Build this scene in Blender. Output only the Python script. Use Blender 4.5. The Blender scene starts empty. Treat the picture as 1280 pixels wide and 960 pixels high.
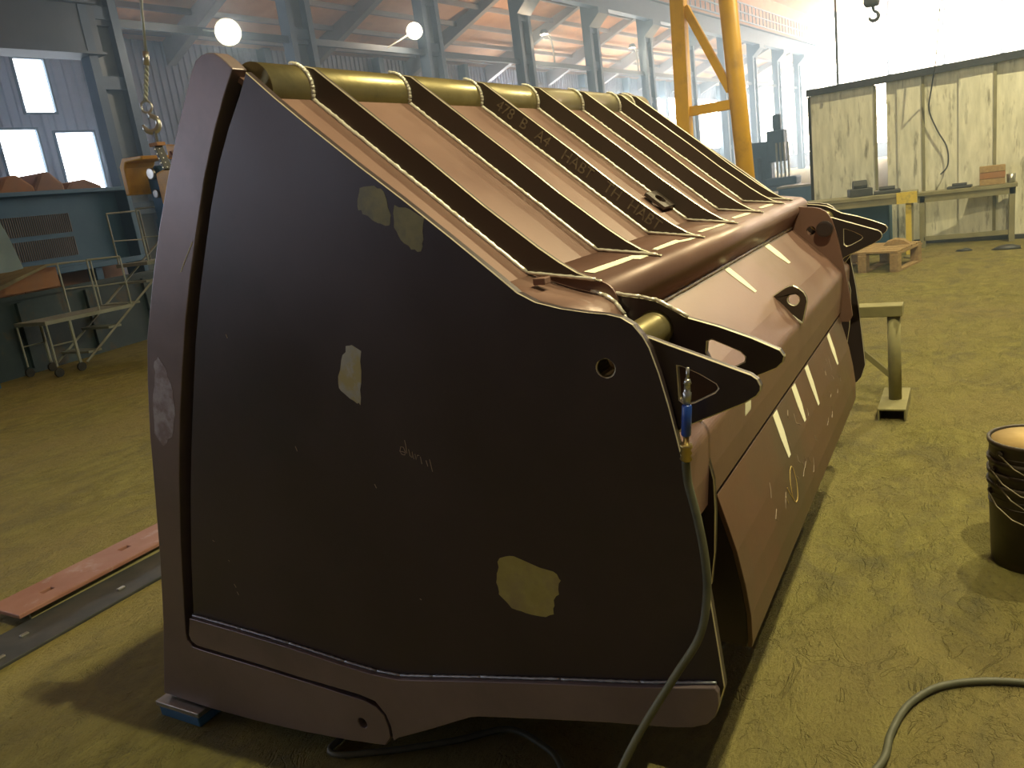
import bpy, bmesh, math, random
from mathutils import Vector, Matrix, geometry, noise
random.seed(7)
S = bpy.context.scene
COL = S.collection
PI = math.pi

# ------------------------------------------------------------------ camera
cam_d = bpy.data.cameras.new('camera'); cam = bpy.data.objects.new('camera', cam_d); COL.objects.link(cam)
cam_d.sensor_fit = 'HORIZONTAL'; cam_d.sensor_width = 36.0
cam_d.lens = 989.01 / 1280 * 36.0
cam_d.clip_start = 0.05; cam_d.clip_end = 400
rt = Vector((0.48177018, -0.86598403, -0.13404903))
dn = Vector((-0.27204855, -0.00239277, -0.96228055))
fw = Vector((0.83299885, 0.50006592, -0.23674247))
M = Matrix((rt, -dn, -fw)).transposed().to_4x4()
M.translation = Vector((0, 0, 1.6))
cam.matrix_world = M
S.camera = cam

# ------------------------------------------------------------------ world, exposure, key lamps
w = bpy.data.worlds.new('world'); S.world = w; w.use_nodes = True
w.node_tree.nodes['Background'].inputs[0].default_value = (0.50, 0.66, 1.0, 1)
w.node_tree.nodes['Background'].inputs[1].default_value = 0.03
S.view_settings.view_transform = 'Standard'; S.view_settings.look = 'None'
S.view_settings.gamma = 1.0; S.view_settings.exposure = 0.0
S.view_settings.use_curve_mapping = False
S.cycles.max_bounces = 6; S.cycles.diffuse_bounces = 3; S.cycles.volume_bounces = 0
S.cycles.caustics_reflective = False; S.cycles.caustics_refractive = False
S.cycles.sample_clamp_indirect = 4.0
SODIUM = (1.0, 0.89, 0.52)
LAMPS = [(1.65, -0.9, 5.5, 760), (4.95, -1.0, 5.5, 700), (10.4, -1.6, 6.2, 1250),
         (13.0, 12.5, 8.0, 80), (16.5, 3.0, 8.0, 500)]  # fourth lamp is an added fill for the left floor
HAZE = 0.017
WIN = 13.0

# ------------------------------------------------------------------ helpers
def tag(o, label=None, cat=None, group=None, kind=None):
    if label: o['label'] = label
    if cat: o['category'] = cat
    if group: o['group'] = group
    if kind: o['kind'] = kind
    return o

def empty(name, loc=(0, 0, 0), rz=0.0, label=None, cat=None, group=None):
    o = bpy.data.objects.new(name, None); COL.objects.link(o)
    o.location = loc; o.rotation_euler = (0, 0, rz); o.empty_display_size = 0.1
    return tag(o, label, cat, group)

def obj(name, bm, m, parent=None, world=False, smooth=False, bevel=0.0, segs=2, auto=None, edge=None):
    """links a bmesh as one object; world=True: vertices are in world space though the parent stands elsewhere"""
    bmesh.ops.recalc_face_normals(bm, faces=bm.faces)
    me = bpy.data.meshes.new(name); bm.to_mesh(me); bm.free()
    me.materials.append(m)
    if smooth:
        for p in me.polygons: p.use_smooth = True
    o = bpy.data.objects.new(name, me); COL.objects.link(o)
    if parent is not None:
        o.parent = parent
        if world:
            mw = Matrix.Translation(parent.location) @ parent.rotation_euler.to_matrix().to_4x4()
            o.matrix_parent_inverse = mw.inverted()
    if bevel > 0:
        b = o.modifiers.new('bevel', 'BEVEL'); b.width = bevel; b.segments = segs
        b.limit_method = 'ANGLE'; b.angle_limit = math.radians(auto or 40)
        if edge: me.materials.append(edge); b.material = 1; b.segments = 1
    return o

def copy_tree(o, parent=None):
    c = o.copy(); COL.objects.link(c)
    if parent is not None: c.parent = parent
    for ch in list(o.children): copy_tree(ch, c)
    return c

BM = bmesh.new

def box(bm, x0, x1, y0, y1, z0, z1, mat=None):
    vs = [Vector((x, y, z)) for z in (z0, z1) for y in (y0, y1) for x in (x0, x1)]
    if mat is not None: vs = [mat @ v for v in vs]
    v = [bm.verts.new(p) for p in vs]
    for f in ((0, 1, 3, 2), (4, 6, 7, 5), (0, 4, 5, 1), (2, 3, 7, 6), (0, 2, 6, 4), (1, 5, 7, 3)):
        bm.faces.new([v[i] for i in f])
    return bm

def beam(bm, a, b, wd, ht, up=(0, 0, 1)):
    """box bar from a to b, width wd sideways, height ht along up"""
    a = Vector(a); b = Vector(b); d = (b - a); L = d.length; d.normalize()
    s = d.cross(Vector(up))
    if s.length < 1e-4: s = d.cross(Vector((0, 1, 0)))
    s.normalize(); u = s.cross(d)
    m = Matrix((d, s, u)).transposed().to_4x4(); m.translation = a
    return box(bm, 0, L, -wd / 2, wd / 2, -ht / 2, ht / 2, m)

def prism(bm, poly, a0, a1, fn, holes=()):
    """extrude a 2D polygon (with holes) between a0 and a1; fn(p, q, a) -> 3D"""
    loops = [list(poly)] + [list(h) for h in holes]
    tris = geometry.tessellate_polygon([[Vector((p, q, 0)) for p, q in l] for l in loops])
    rings = []
    for a in (a0, a1):
        rings.append([bm.verts.new(fn(p, q, a)) for l in loops for p, q in l])
    for t in tris:
        for k in (0, 1):
            try: bm.faces.new([rings[k][i] for i in t])
            except ValueError: pass
    off = 0
    for l in loops:
        n = len(l)
        for i in range(n):
            j = (i + 1) % n
            bm.faces.new((rings[0][off + i], rings[0][off + j], rings[1][off + j], rings[1][off + i]))
        off += n
    return bm
YZ = lambda p, q, a: Vector((a, p, q))
XZ = lambda p, q, a: Vector((p, a, q))
XY = lambda p, q, a: Vector((p, q, a))

def strip(bm, path, th, x0, x1):
    """sheet following a YZ path, thickness th to the left of travel"""
    pts = [Vector(p) for p in path]; off = []
    for i, p in enumerate(pts):
        a = pts[max(0, i - 1)]; b = pts[min(len(pts) - 1, i + 1)]
        d = (b - a).normalized(); off.append(p + Vector((-d.y, d.x)) * th)
    for i in range(len(pts) - 1):
        pass
    n = len(pts)
    A = [[bm.verts.new((x, p.x, p.y)) for p in pts] for x in (x0, x1)]
    B = [[bm.verts.new((x, p.x, p.y)) for p in off] for x in (x0, x1)]
    for i in range(n - 1):
        bm.faces.new((A[0][i], A[0][i + 1], A[1][i + 1], A[1][i]))
        bm.faces.new((B[0][i], B[1][i], B[1][i + 1], B[0][i + 1]))
        for k in (0, 1): bm.faces.new((A[k][i], B[k][i], B[k][i + 1], A[k][i + 1]))
    for e in (0, n - 1): bm.faces.new((A[0][e], A[1][e], B[1][e], B[0][e]))
    return bm

def tube(bm, pts, r, n=8, closed=False, caps=True):
    pts = [Vector(p) for p in pts]; m = len(pts); rr = r if hasattr(r, '__len__') else [r] * m
    rings = []; up = None
    for i, p in enumerate(pts):
        if closed: d = pts[(i + 1) % m] - pts[i - 1]
        else: d = pts[min(m - 1, i + 1)] - pts[max(0, i - 1)]
        d.normalize()
        if up is None: up = d.orthogonal()
        up = up - d * up.dot(d)
        up = up.normalized() if up.length > 1e-6 else d.orthogonal().normalized()
        s = d.cross(up)
        rings.append([bm.verts.new(p + (up * math.cos(t) + s * math.sin(t)) * rr[i]) for t in [2 * PI * k / n for k in range(n)]])
    for i in range(m if closed else m - 1):
        a = rings[i]; b = rings[(i + 1) % m]
        for k in range(n): bm.faces.new((a[k], a[(k + 1) % n], b[(k + 1) % n], b[k]))
    if caps and not closed:
        bm.faces.new(rings[0][::-1]); bm.faces.new(rings[-1])
    return bm

def lathe(bm, prof, c=(0, 0, 0), axis='Z', n=24, caps=True):
    """prof: (radius, height) list"""
    c = Vector(c); rings = []
    for r, h in prof:
        ring = []
        for k in range(n):
            t = 2 * PI * k / n; p = (r * math.cos(t), r * math.sin(t), h)
            if axis == 'X': p = (p[2], p[0], p[1])
            elif axis == 'Y': p = (p[0], p[2], p[1])
            ring.append(bm.verts.new(c + Vector(p)))
        rings.append(ring)
    for a, b in zip(rings, rings[1:]):
        for k in range(n): bm.faces.new((a[k], a[(k + 1) % n], b[(k + 1) % n], b[k]))
    for rg, pr in ((rings[0], prof[0]), (rings[-1], prof[-1])):
        if pr[0] > 1e-5 and caps: bm.faces.new(rg)
    return bm

def smooth_path(pts, k=6):
    P = [Vector(p) for p in pts]; out = []
    for i in range(len(P) - 1):
        p0 = P[max(0, i - 1)]; p1 = P[i]; p2 = P[i + 1]; p3 = P[min(len(P) - 1, i + 2)]
        for j in range(k):
            t = j / k
            out.append(0.5 * ((2 * p1) + (p2 - p0) * t + (2 * p0 - 5 * p1 + 4 * p2 - p3) * t * t + (3 * p1 - p0 - 3 * p2 + p3) * t ** 3))
    out.append(P[-1]); return out

def bead(bm, a, b, r=0.007, step=0.012):
    """rippled weld bead from a to b"""
    a = Vector(a); b = Vector(b); n = max(3, int((b - a).length / step))
    pts = []; rad = []
    for i in range(n + 1):
        p = a.lerp(b, i / n)
        pts.append(p + Vector((random.uniform(-1, 1), random.uniform(-1, 1), random.uniform(-1, 1))) * r * 0.12)
        rad.append(r * (0.85 + 0.35 * (i % 2) * random.uniform(0.4, 1.0)))
    return tube(bm, pts, rad, 6)

def circ(cy, cz, r, n=20, a0=0.0):
    return [(cy + r * math.cos(a0 + 2 * PI * k / n), cz + r * math.sin(a0 + 2 * PI * k / n)) for k in range(n)]

# ------------------------------------------------------------------ materials
def mat(name, c1, c2=None, rough=0.6, metal=0.0, scale=3.0, bump=0.0, bscale=40.0, c3=None, s3=0.8, t3=(0.55, 0.7), stretch=None, rvar=0.0, spec=0.5, detail=6, dist=0.002):
    m = bpy.data.materials.new(name); m.use_nodes = True
    N = m.node_tree.nodes; L = m.node_tree.links; b = N['Principled BSDF']
    b.inputs['Roughness'].default_value = rough; b.inputs['Metallic'].default_value = metal
    b.inputs['Specular IOR Level'].default_value = spec
    if c2 is None and bump == 0 and c3 is None:
        b.inputs['Base Color'].default_value = (*c1, 1); return m
    tc = N.new('ShaderNodeTexCoord'); mp = N.new('ShaderNodeMapping'); L.new(tc.outputs['Object'], mp.inputs[0])
    if stretch: mp.inputs['Scale'].default_value = stretch
    def nz(sc, det=detail, ro=0.6):
        n = N.new('ShaderNodeTexNoise'); n.inputs['Scale'].default_value = sc; n.inputs['Detail'].default_value = det
        n.inputs['Roughness'].default_value = ro; L.new(mp.outputs[0], n.inputs['Vector']); return n
    def ramp(src, a, b_):
        r = N.new('ShaderNodeMapRange'); r.inputs[1].default_value = a; r.inputs[2].default_value = b_
        L.new(src, r.inputs[0]); return r.outputs[0]
    def mix(f, A, B):
        x = N.new('ShaderNodeMix'); x.data_type = 'RGBA'; L.new(f, x.inputs[0])
        for s, v in ((x.inputs[6], A), (x.inputs[7], B)):
            if isinstance(v, tuple): s.default_value = (*v, 1)
            else: L.new(v, s)
        return x.outputs[2]
    n1 = nz(scale); col = mix(ramp(n1.outputs[0], 0.35, 0.65), c1, c2 or c1)
    if c3:
        n3 = nz(s3, 8, 0.65); col = mix(ramp(n3.outputs[0], *t3), col, c3)
    L.new(col, b.inputs['Base Color'])
    if rvar:
        L.new(ramp(n1.outputs[0], 0.3 , 0.7), (mm := N.new('ShaderNodeMapRange')).inputs[0])
        mm.inputs[3].default_value = rough - rvar; mm.inputs[4].default_value = rough + rvar
        L.new(mm.outputs[0], b.inputs['Roughness'])
    if bump:
        nb = nz(bscale, 5); bp = N.new('ShaderNodeBump'); bp.inputs['Strength'].default_value = bump
        bp.inputs['Distance'].default_value = dist
        L.new(nb.outputs[0], bp.inputs['Height']); L.new(bp.outputs[0], b.inputs['Normal'])
    return m

def emit(name, c, s):
    m = bpy.data.materials.new(name); m.use_nodes = True; N = m.node_tree.nodes
    b = N['Principled BSDF']; b.inputs['Base Color'].default_value = (0.8, 0.8, 0.8, 1)
    b.inputs['Emission Color'].default_value = (*c, 1); b.inputs['Emission Strength'].default_value = s
    return m

M_PRIMER = mat('primed_steel', (0.180, 0.100, 0.076), (0.225, 0.130, 0.098), 0.42, 0.15, 2.2, 0.15, 60, (0.160, 0.100, 0.068), 1.1, (0.55, 0.75), rvar=0.06)
M_SIDE = mat('mill_scale_steel', (0.046, 0.034, 0.034), (0.062, 0.044, 0.043), 0.36, 0.3, 1.8, 0.12, 50, (0.032, 0.030, 0.028), 1.3, (0.5, 0.75), rvar=0.06)
M_CHEEK = mat('cheek_steel', (0.180, 0.138, 0.134), (0.235, 0.180, 0.172), 0.36, 0.35, 3.0, 0.12, 60, (0.13, 0.115, 0.11), 1.7, (0.52, 0.75), rvar=0.06)
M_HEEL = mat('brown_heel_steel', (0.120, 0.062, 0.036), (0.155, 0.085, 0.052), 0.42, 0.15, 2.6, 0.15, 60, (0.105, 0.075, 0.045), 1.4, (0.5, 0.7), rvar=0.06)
M_RIB = mat('rib_steel', (0.064, 0.047, 0.036), (0.084, 0.061, 0.046), 0.5, 0.25, 4.0, 0.1, 60, (0.06, 0.048, 0.034), 2.0, (0.5, 0.75))
M_PIPE = mat('oiled_pipe', (0.20, 0.17, 0.075), (0.30, 0.25, 0.11), 0.33, 0.55, 6.0, 0.2, 50, (0.12, 0.11, 0.06), 3.0, (0.5, 0.7))
M_GRVSHADE = mat('groove_shade_black', (0.020, 0.019, 0.018), (0.03, 0.028, 0.026), 0.6, 0.2, 5.0)  # shade inside the cheek groove, put in as black colour
M_WELD = mat('weld_metal', (0.70, 0.66, 0.52), (0.88, 0.84, 0.70), 0.3, 0.3, 40.0, 0.4, 120)
M_EDGE = mat('cut_edge', (0.62, 0.56, 0.40), (0.72, 0.66, 0.48), 0.35, 0.35, 20)
M_WELDG = mat('grey_weld', (0.24, 0.26, 0.28), (0.40, 0.43, 0.45), 0.35, 0.5, 40.0, 0.4, 120)
M_REFLD = mat('dim_yellow_reflection', (0.19, 0.17, 0.075), (0.26, 0.23, 0.10), 0.45, 0.2, 14, c3=(0.13, 0.125, 0.09), s3=9, t3=(0.45, 0.65))  # ground metal with the yellow floor reflection painted in, dimmer version
M_LEMON = mat('lemon_paint', (0.62, 0.47, 0.06), (0.70, 0.55, 0.09), 0.6, 0, 8, c3=(0.3, 0.27, 0.10), s3=7)
M_TAPE = mat('masking_tape', (0.86, 0.83, 0.60), (0.92, 0.89, 0.66), 0.7, 0, 12)
M_REFLY = mat('yellow_reflection_ground', (0.36, 0.31, 0.09), (0.44, 0.38, 0.13), 0.45, 0.2, 14, c3=(0.30, 0.24, 0.13), s3=9, t3=(0.5, 0.72))  # bare ground metal, yellow floor reflection painted into its colour
M_PAINTG = mat('pale_ground_patch', (0.36, 0.36, 0.30), (0.46, 0.45, 0.36), 0.45, 0.2, 18, c3=(0.42, 0.36, 0.16), s3=11, t3=(0.5, 0.6))
M_GREYP = mat('grey_smear', (0.36, 0.32, 0.33), (0.44, 0.40, 0.41), 0.5, 0.2, 22, c3=(0.26, 0.2, 0.19), s3=16, t3=(0.45, 0.6))
M_CHALK = mat('chalk', (0.42, 0.34, 0.26), None, 0.9)
M_CHALKY = mat('yellow_chalk', (0.55, 0.40, 0.14), None, 0.9)
M_STENCIL = mat('stencil_paint', (0.24, 0.20, 0.12), (0.12, 0.09, 0.06), 0.8, 0, 60)
M_FLOOR = None
M_YEL = mat('yellow_paint', (0.72, 0.40, 0.03), (0.62, 0.34, 0.04), 0.5, 0.0, 5, 0.1, 40, (0.45, 0.25, 0.04), 2.5, (0.55, 0.75))
M_DUSTY = mat('dusty_steel', (0.22, 0.20, 0.09), (0.30, 0.27, 0.12), 0.75, 0.1, 6, 0.3, 50)
M_PAIL = mat('black_pail', (0.035, 0.028, 0.022), (0.06, 0.045, 0.03), 0.45, 0.2, 9, 0.2, 60, (0.10, 0.07, 0.04), 7, (0.58, 0.75))
M_PAILIN = mat('dusty_lid', (0.60, 0.40, 0.16), (0.70, 0.50, 0.22), 0.8, 0, 8, 0.2, 30)
M_WIRE = mat('dull_wire', (0.30, 0.26, 0.18), (0.22, 0.19, 0.13), 0.45, 0.6, 20)
M_STEEL = mat('bright_steel', (0.55, 0.55, 0.52), (0.42, 0.42, 0.38), 0.32, 0.85, 20)
M_DKSTEEL = mat('dark_steel', (0.05, 0.055, 0.06), (0.08, 0.08, 0.08), 0.5, 0.4, 7, 0.2, 40)
M_COLM = mat('column_paint', (0.055, 0.095, 0.15), (0.075, 0.12, 0.18), 0.6, 0.1, 1.5)
M_COLW = mat('column_web', (0.13, 0.17, 0.19), (0.17, 0.21, 0.23), 0.6, 0.1, 1.5)
M_GIRT = mat('girt_paint', (0.065, 0.095, 0.13), (0.09, 0.12, 0.155), 0.6, 0.1, 1.0)
M_WALL = mat('profiled_sheet', (0.25, 0.27, 0.37), (0.32, 0.33, 0.43), 0.6, 0.1, 0.6, c3=(0.20, 0.22, 0.31), s3=0.9)
M_DECK = mat('roof_boards', (0.62, 0.32, 0.17), (0.72, 0.42, 0.24), 0.8, 0, 1.2, c3=(0.42, 0.24, 0.16), s3=0.7)
M_RAFT = mat('rafter_paint', (0.20, 0.19, 0.20), (0.26, 0.24, 0.25), 0.7, 0, 1.5)
M_PANELW = None
M_WOOD = mat('rough_wood', (0.30, 0.20, 0.09), (0.42, 0.29, 0.13), 0.8, 0, 6, 0.3, 30, stretch=(1, 6, 6))
M_BENCH = mat('bench_top', (0.20, 0.19, 0.11), (0.28, 0.26, 0.15), 0.8, 0, 5, 0.2, 30)
M_HOSE = mat('hose_rubber', (0.07, 0.072, 0.042), (0.10, 0.10, 0.06), 0.55, 0, 18)
M_HOSED = mat('dark_hose_rubber', (0.06, 0.065, 0.055), (0.09, 0.09, 0.075), 0.5, 0, 18)
M_BRASS = mat('brass', (0.45, 0.34, 0.12), None, 0.35, 0.9)
M_BLUE = mat('blue_plastic', (0.02, 0.07, 0.35), None, 0.35)
M_REDST = mat('red_primed_bar', (0.30, 0.14, 0.105), (0.36, 0.19, 0.15), 0.45, 0.2, 5, 0.15, 40, (0.50, 0.44, 0.45), 4, (0.55, 0.72))
M_BLUEMACH = mat('blue_machine', (0.035, 0.12, 0.22), (0.05, 0.15, 0.26), 0.6, 0.1, 2)
M_FARBLUE = mat('blue_machine_tool', (0.04, 0.13, 0.27), (0.07, 0.18, 0.34), 0.6, 0.1, 2)
M_TEAL = mat('teal_container', (0.028, 0.06, 0.075), (0.045, 0.08, 0.09), 0.7, 0.1, 2.5, c3=(0.10, 0.085, 0.05), s3=2.5)
M_ORANGE = mat('orange_rust', (0.36, 0.17, 0.07), (0.30, 0.16, 0.08), 0.8, 0, 4, c3=(0.30, 0.17, 0.10), s3=3)
M_PALEBL = mat('pale_blue_sheet', (0.32, 0.48, 0.62), (0.38, 0.54, 0.68), 0.6, 0, 3)
M_GALV = mat('galvanised_tube', (0.42, 0.46, 0.42), (0.34, 0.37, 0.33), 0.5, 0.4, 6)
M_RUST = mat('rusty_hump', (0.24, 0.15, 0.11), (0.32, 0.18, 0.11), 0.8, 0, 3)
M_GLASS = emit('window_daylight', (0.82, 0.90, 1.0), WIN)
M_GLASSF = emit('far_window_daylight', (0.86, 0.94, 1.0), WIN * 2.0)
M_LAMP = emit('lamp_glow', (1.0, 0.93, 0.78), 30)
M_GLASSB = emit('dim_window_daylight', (0.74, 0.82, 1.0), WIN * .5)

def floor_material():
    m = bpy.data.materials.new('dusty_concrete'); m.use_nodes = True
    N = m.node_tree.nodes; L = m.node_tree.links; b = N['Principled BSDF']
    b.inputs['Roughness'].default_value = 0.82; b.inputs['Specular IOR Level'].default_value = 0.25
    tc = N.new('ShaderNodeTexCoord')
    def nz(sc, det, ro, st=(1, 1, 1), dis=0.0):
        mp = N.new('ShaderNodeMapping'); mp.inputs['Scale'].default_value = st; L.new(tc.outputs['Object'], mp.inputs[0])
        n = N.new('ShaderNodeTexNoise'); n.inputs['Scale'].default_value = sc; n.inputs['Detail'].default_value = det
        n.inputs['Roughness'].default_value = ro; n.inputs['Distortion'].default_value = dis
        L.new(mp.outputs[0], n.inputs['Vector']); return n.outputs[0]
    def rng(s, a, c, lo=0.0, hi=1.0):
        r = N.new('ShaderNodeMapRange'); r.inputs[1].default_value = a; r.inputs[2].default_value = c
        r.inputs[3].default_value = lo; r.inputs[4].default_value = hi; L.new(s, r.inputs[0]); return r.outputs[0]
    def mix(f, A, B):
        x = N.new('ShaderNodeMix'); x.data_type = 'RGBA'; L.new(f, x.inputs[0])
        for s, v in ((x.inputs[6], A), (x.inputs[7], B)):
            if isinstance(v, tuple): s.default_value = (*v, 1)
            else: L.new(v, s)
        return x.outputs[2]
    big = nz(0.7, 5, 0.6); mid = nz(5.0, 6, 0.65, (1.0, 1.6, 1), 0.6); fine = nz(38.0, 6, 0.7, (1, 1.8, 1)); blot = nz(1.9, 8, 0.7, (1, 1.5, 1), 1.0)
    c = mix(rng(mid, 0.35, 0.68), (0.240, 0.212, 0.058), (0.370, 0.328, 0.096))
    c = mix(rng(big, 0.42, 0.66), c, (0.320, 0.262, 0.098))
    c = mix(rng(blot, 0.50, 0.70, 0, 0.8), c, (0.185, 0.165, 0.078))
    c = mix(rng(fine, 0.56, 0.68, 0, 0.55), c, (0.130, 0.112, 0.048))
    spk = nz(90, 2, 0.5); c = mix(rng(spk, 0.78, 0.82, 0, 0.6), c, (0.62, 0.58, 0.40))
    L.new(c, b.inputs['Base Color'])
    bp = N.new('ShaderNodeBump'); bp.inputs['Strength'].default_value = 1.0; bp.inputs['Distance'].default_value = 0.03
    a1 = N.new('ShaderNodeMath'); a1.operation = 'MULTIPLY_ADD'; L.new(mid, a1.inputs[0]); a1.inputs[1].default_value = 1.3; L.new(fine, a1.inputs[2])
    crk = nz(3.2, 4, 0.6, (1, 1.4, 1), 1.6)
    a3 = N.new('ShaderNodeMath'); a3.operation = 'SUBTRACT'; L.new(crk, a3.inputs[0]); a3.inputs[1].default_value = 0.5
    a4 = N.new('ShaderNodeMath'); a4.operation = 'ABSOLUTE'; L.new(a3.outputs[0], a4.inputs[0])
    a5 = rng(a4.outputs[0], 0.0, 0.012, -0.35, 0.0)
    a2 = N.new('ShaderNodeMath'); a2.operation = 'ADD'; L.new(a1.outputs[0], a2.inputs[0]); L.new(a5, a2.inputs[1])
    L.new(a2.outputs[0], bp.inputs['Height']); L.new(bp.outputs[0], b.inputs['Normal'])
    return m
M_FLOOR = floor_material()
M_PANELW = mat('dirty_white_panel', (0.66, 0.66, 0.52), (0.88, 0.87, 0.70), 0.75, 0, 3.0, 0.1, 20, (0.20, 0.19, 0.13), 2.4, (0.56, 0.72), stretch=(1, 4.5, 0.9))

# ------------------------------------------------------------------ hall frame of reference
TH = math.radians(-4.5)
U = Vector((math.cos(TH), math.sin(TH), 0)); V = Vector((-math.sin(TH), math.cos(TH), 0))
HM = Matrix((U, V, Vector((0, 0, 1)))).transposed().to_4x4()
def H(u, v, z=0.0): return U * u + V * v + Vector((0, 0, z))
def hbox(bm, u0, u1, v0, v1, z0, z1): return box(bm, u0, u1, v0, v1, z0, z1, HM)
COLV = 17.9; WALLV = 24.0; UEND = 78.0; UBACK = -34.0; RIGHTV = -13.0

# floor
bm = BM(); box(bm, UBACK, UEND + 1, RIGHTV - 1, WALLV + 1, -0.2, 0.0, HM)
tag(obj('floor', bm, M_FLOOR), kind='structure')

# left wall with windows: openings as (u0, u1, z0, z1)
ZE = 7.7
wins = []
for u0, u1, z0, z1 in [(12.1, 13.05, 5.45, 7.0), (11.2, 12.35, 3.1, 5.1), (12.75, 14.0, 2.3, 5.0), (10.4, 11.3, 5.45, 7.0)]:
    wins.append((u0, u1, z0, z1))
u = 34.2
while u < UEND - 6: wins.append((u, u + 5.2, 2.6, 6.6)); u += 6.0
u = 8.0 - 6
while u > UBACK + 4: wins.append((u - 4.8, u, 2.8, 6.8)); u -= 6.5
us = sorted({UBACK, UEND} | {a for q in wins for a in q[:2]})
bm = BM()
for a, b_ in zip(us, us[1:]):
    mid = (a + b_) / 2; zs = [0.0]
    for q in sorted(wins, key=lambda t: t[2]):
        if q[0] < mid < q[1]: zs += [q[2], q[3]]
    zs.append(ZE)
    for k in range(0, len(zs), 2):
        if zs[k + 1] - zs[k] < 0.01: continue
        n = max(1, int((b_ - a) / 0.25)); pw = (b_ - a) / n
        for i in range(n):                                      # trapezoid profile, one rib per pitch
            s = a + i * pw
            prof = [(s, 0), (s + pw * .45, 0), (s + pw * .55, .05), (s + pw * .9, .05), (s + pw, 0)]
            for (p0, d0), (p1, d1) in zip(prof, prof[1:]):
                bm.faces.new([bm.verts.new(H(p0, WALLV - d0, zs[k])), bm.verts.new(H(p1, WALLV - d1, zs[k])),
                              bm.verts.new(H(p1, WALLV - d1, zs[k + 1])), bm.verts.new(H(p0, WALLV - d0, zs[k + 1]))])
box(bm, UBACK, UEND, WALLV + .05, WALLV + .10, 0, 0.001, HM)
tag(obj('wall_left', bm, M_WALL), kind='structure')
for i, (u0, u1, z0, z1) in enumerate(wins):
    t = empty('window_%d' % (i + 1), H((u0 + u1) / 2, WALLV, z0), TH); t['kind'] = 'structure'
    hw = (u1 - u0) / 2; hh = z1 - z0
    f = BM()
    for a in ((-hw, -hw + .06), (hw - .06, hw)): box(f, a[0], a[1], -.08, .04, 0, hh)
    for a in ((0, .06), (hh - .06, hh)): box(f, -hw + .06, hw - .06, -.08, .04, a[0], a[1])
    obj('window_frame', f, M_GIRT, t)
    npn = max(1, round((u1 - u0) / 1.3))
    for k in range(npn):
        p = BM(); a = -hw + .06 + (2 * hw - .12) * k / npn; b2 = -hw + .06 + (2 * hw - .12) * (k + 1) / npn
        box(p, a + .02, b2 - .02, -.01, .01, .07, hh - .07); obj('pane', p, M_GLASSF if u0 > 30 else (M_GLASSB if u0 < 5 else M_GLASS), t)

# far end wall with glazing
bm = BM()
for v0, v1, z0, z1 in [(RIGHTV, WALLV, 0, 1.2), (RIGHTV, WALLV, 14.2, 15.0)]:
    hbox(bm, UEND, UEND + .2, v0, v1, z0, z1)
gz = [(RIGHTV + .6 + 4.1 * k, RIGHTV + .6 + 4.1 * k + 3.9) for k in range(9)]
for a, b_ in zip([RIGHTV] + [g[1] for g in gz], [g[0] for g in gz] + [WALLV]): hbox(bm, UEND, UEND + .2, a, b_, 1.2, 14.2)
tag(obj('wall_far', bm, M_WALL), kind='structure')
for k, (a, b_) in enumerate(gz):
    t = empty('window_%d' % (len(wins) + k + 1), H(UEND, (a + b_) / 2, 1.2), TH); t['kind'] = 'structure'
    for j in range(4):
        p = BM(); box(p, .05, .08, -1.9, 1.9, j * 3.25 + .04, j * 3.25 + 3.2); obj('pane', p, M_GLASSF, t)
    f = BM()
    for j in range(5): box(f, .0, .1, -1.95, 1.95, j * 3.25 - .04, j * 3.25 + .04)
    obj('window_frame', f, M_GIRT, t)

# right wall
bm = BM(); hbox(bm, UBACK, UEND, RIGHTV - .1, RIGHTV, 0, 12.5)
tag(obj('wall_right', bm, M_WALL), kind='structure')

# roofs: aisle roof rises from the left wall to the column row; main roof above
ZC = 9.6
bm = BM(); prism(bm, [(WALLV + .3, ZE), (COLV + .2, ZC), (COLV + .2, ZC + .12), (WALLV + .3, ZE + .12)], UBACK, UEND, lambda p, q, a: H(a, p, q))
tag(obj('ceiling', bm, M_DECK), kind='structure')
bm = BM(); hbox(bm, UBACK, UEND, RIGHTV, COLV + .3, 12.6, 12.8); hbox(bm, UBACK, UEND, COLV + .1, COLV + .3, ZC, 12.6)
tag(obj('ceiling', bm, M_DECK), kind='structure')
nt = 1
def trim(bm, m):
    global nt
    o = tag(obj('trim_%d' % nt, bm, m), kind='structure'); nt += 1; return o
for k in range(-1, 12):                                          # aisle rafters and wall posts
    u = 11.1 + 6 * k
    bm = BM(); prism(bm, [(WALLV - .1, ZE - .75), (COLV + .4, ZC - .35), (COLV + .4, ZC - .02), (WALLV - .1, ZE - .02)], u - .15, u + .15, lambda p, q, a: H(a, p, q))
    trim(bm, M_RAFT)
    bm = BM(); hbox(bm, u + 3.6, u + 3.9, WALLV - .5, WALLV - .08, 0, ZE - .05); trim(bm, M_COLM)
bm = BM()
for k in range(5):
    t = (k + .5) / 5; v = WALLV + (COLV - WALLV) * t; z = ZE + (ZC - ZE) * t
    hbox(bm, 5, UEND, v - .05, v + .05, z - .18, z - .01)
trim(bm, M_RAFT)
# girt line between the columns and the crane runway
bm = BM(); hbox(bm, 2, UEND, COLV - .06, COLV + .06, 6.38, 6.56); trim(bm, M_GIRT)
bm = BM(); hbox(bm, 2, 11.0, COLV - .2, COLV + .2, 5.75, 6.75); hbox(bm, 2, 11.0, COLV - .35, COLV + .35, 5.7, 5.75); hbox(bm, 2, 11.0, COLV - .35, COLV + .35, 6.75, 6.8)
trim(bm, M_GIRT)
bm = BM(); hbox(bm, 14, UEND, COLV - .55, COLV - .45, 9.0, 9.9); hbox(bm, 14, UEND, COLV - .7, COLV - .3, 8.95, 9.0); hbox(bm, 14, UEND, COLV - .7, COLV - .3, 9.9, 9.95)
trim(bm, M_COLM)

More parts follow.
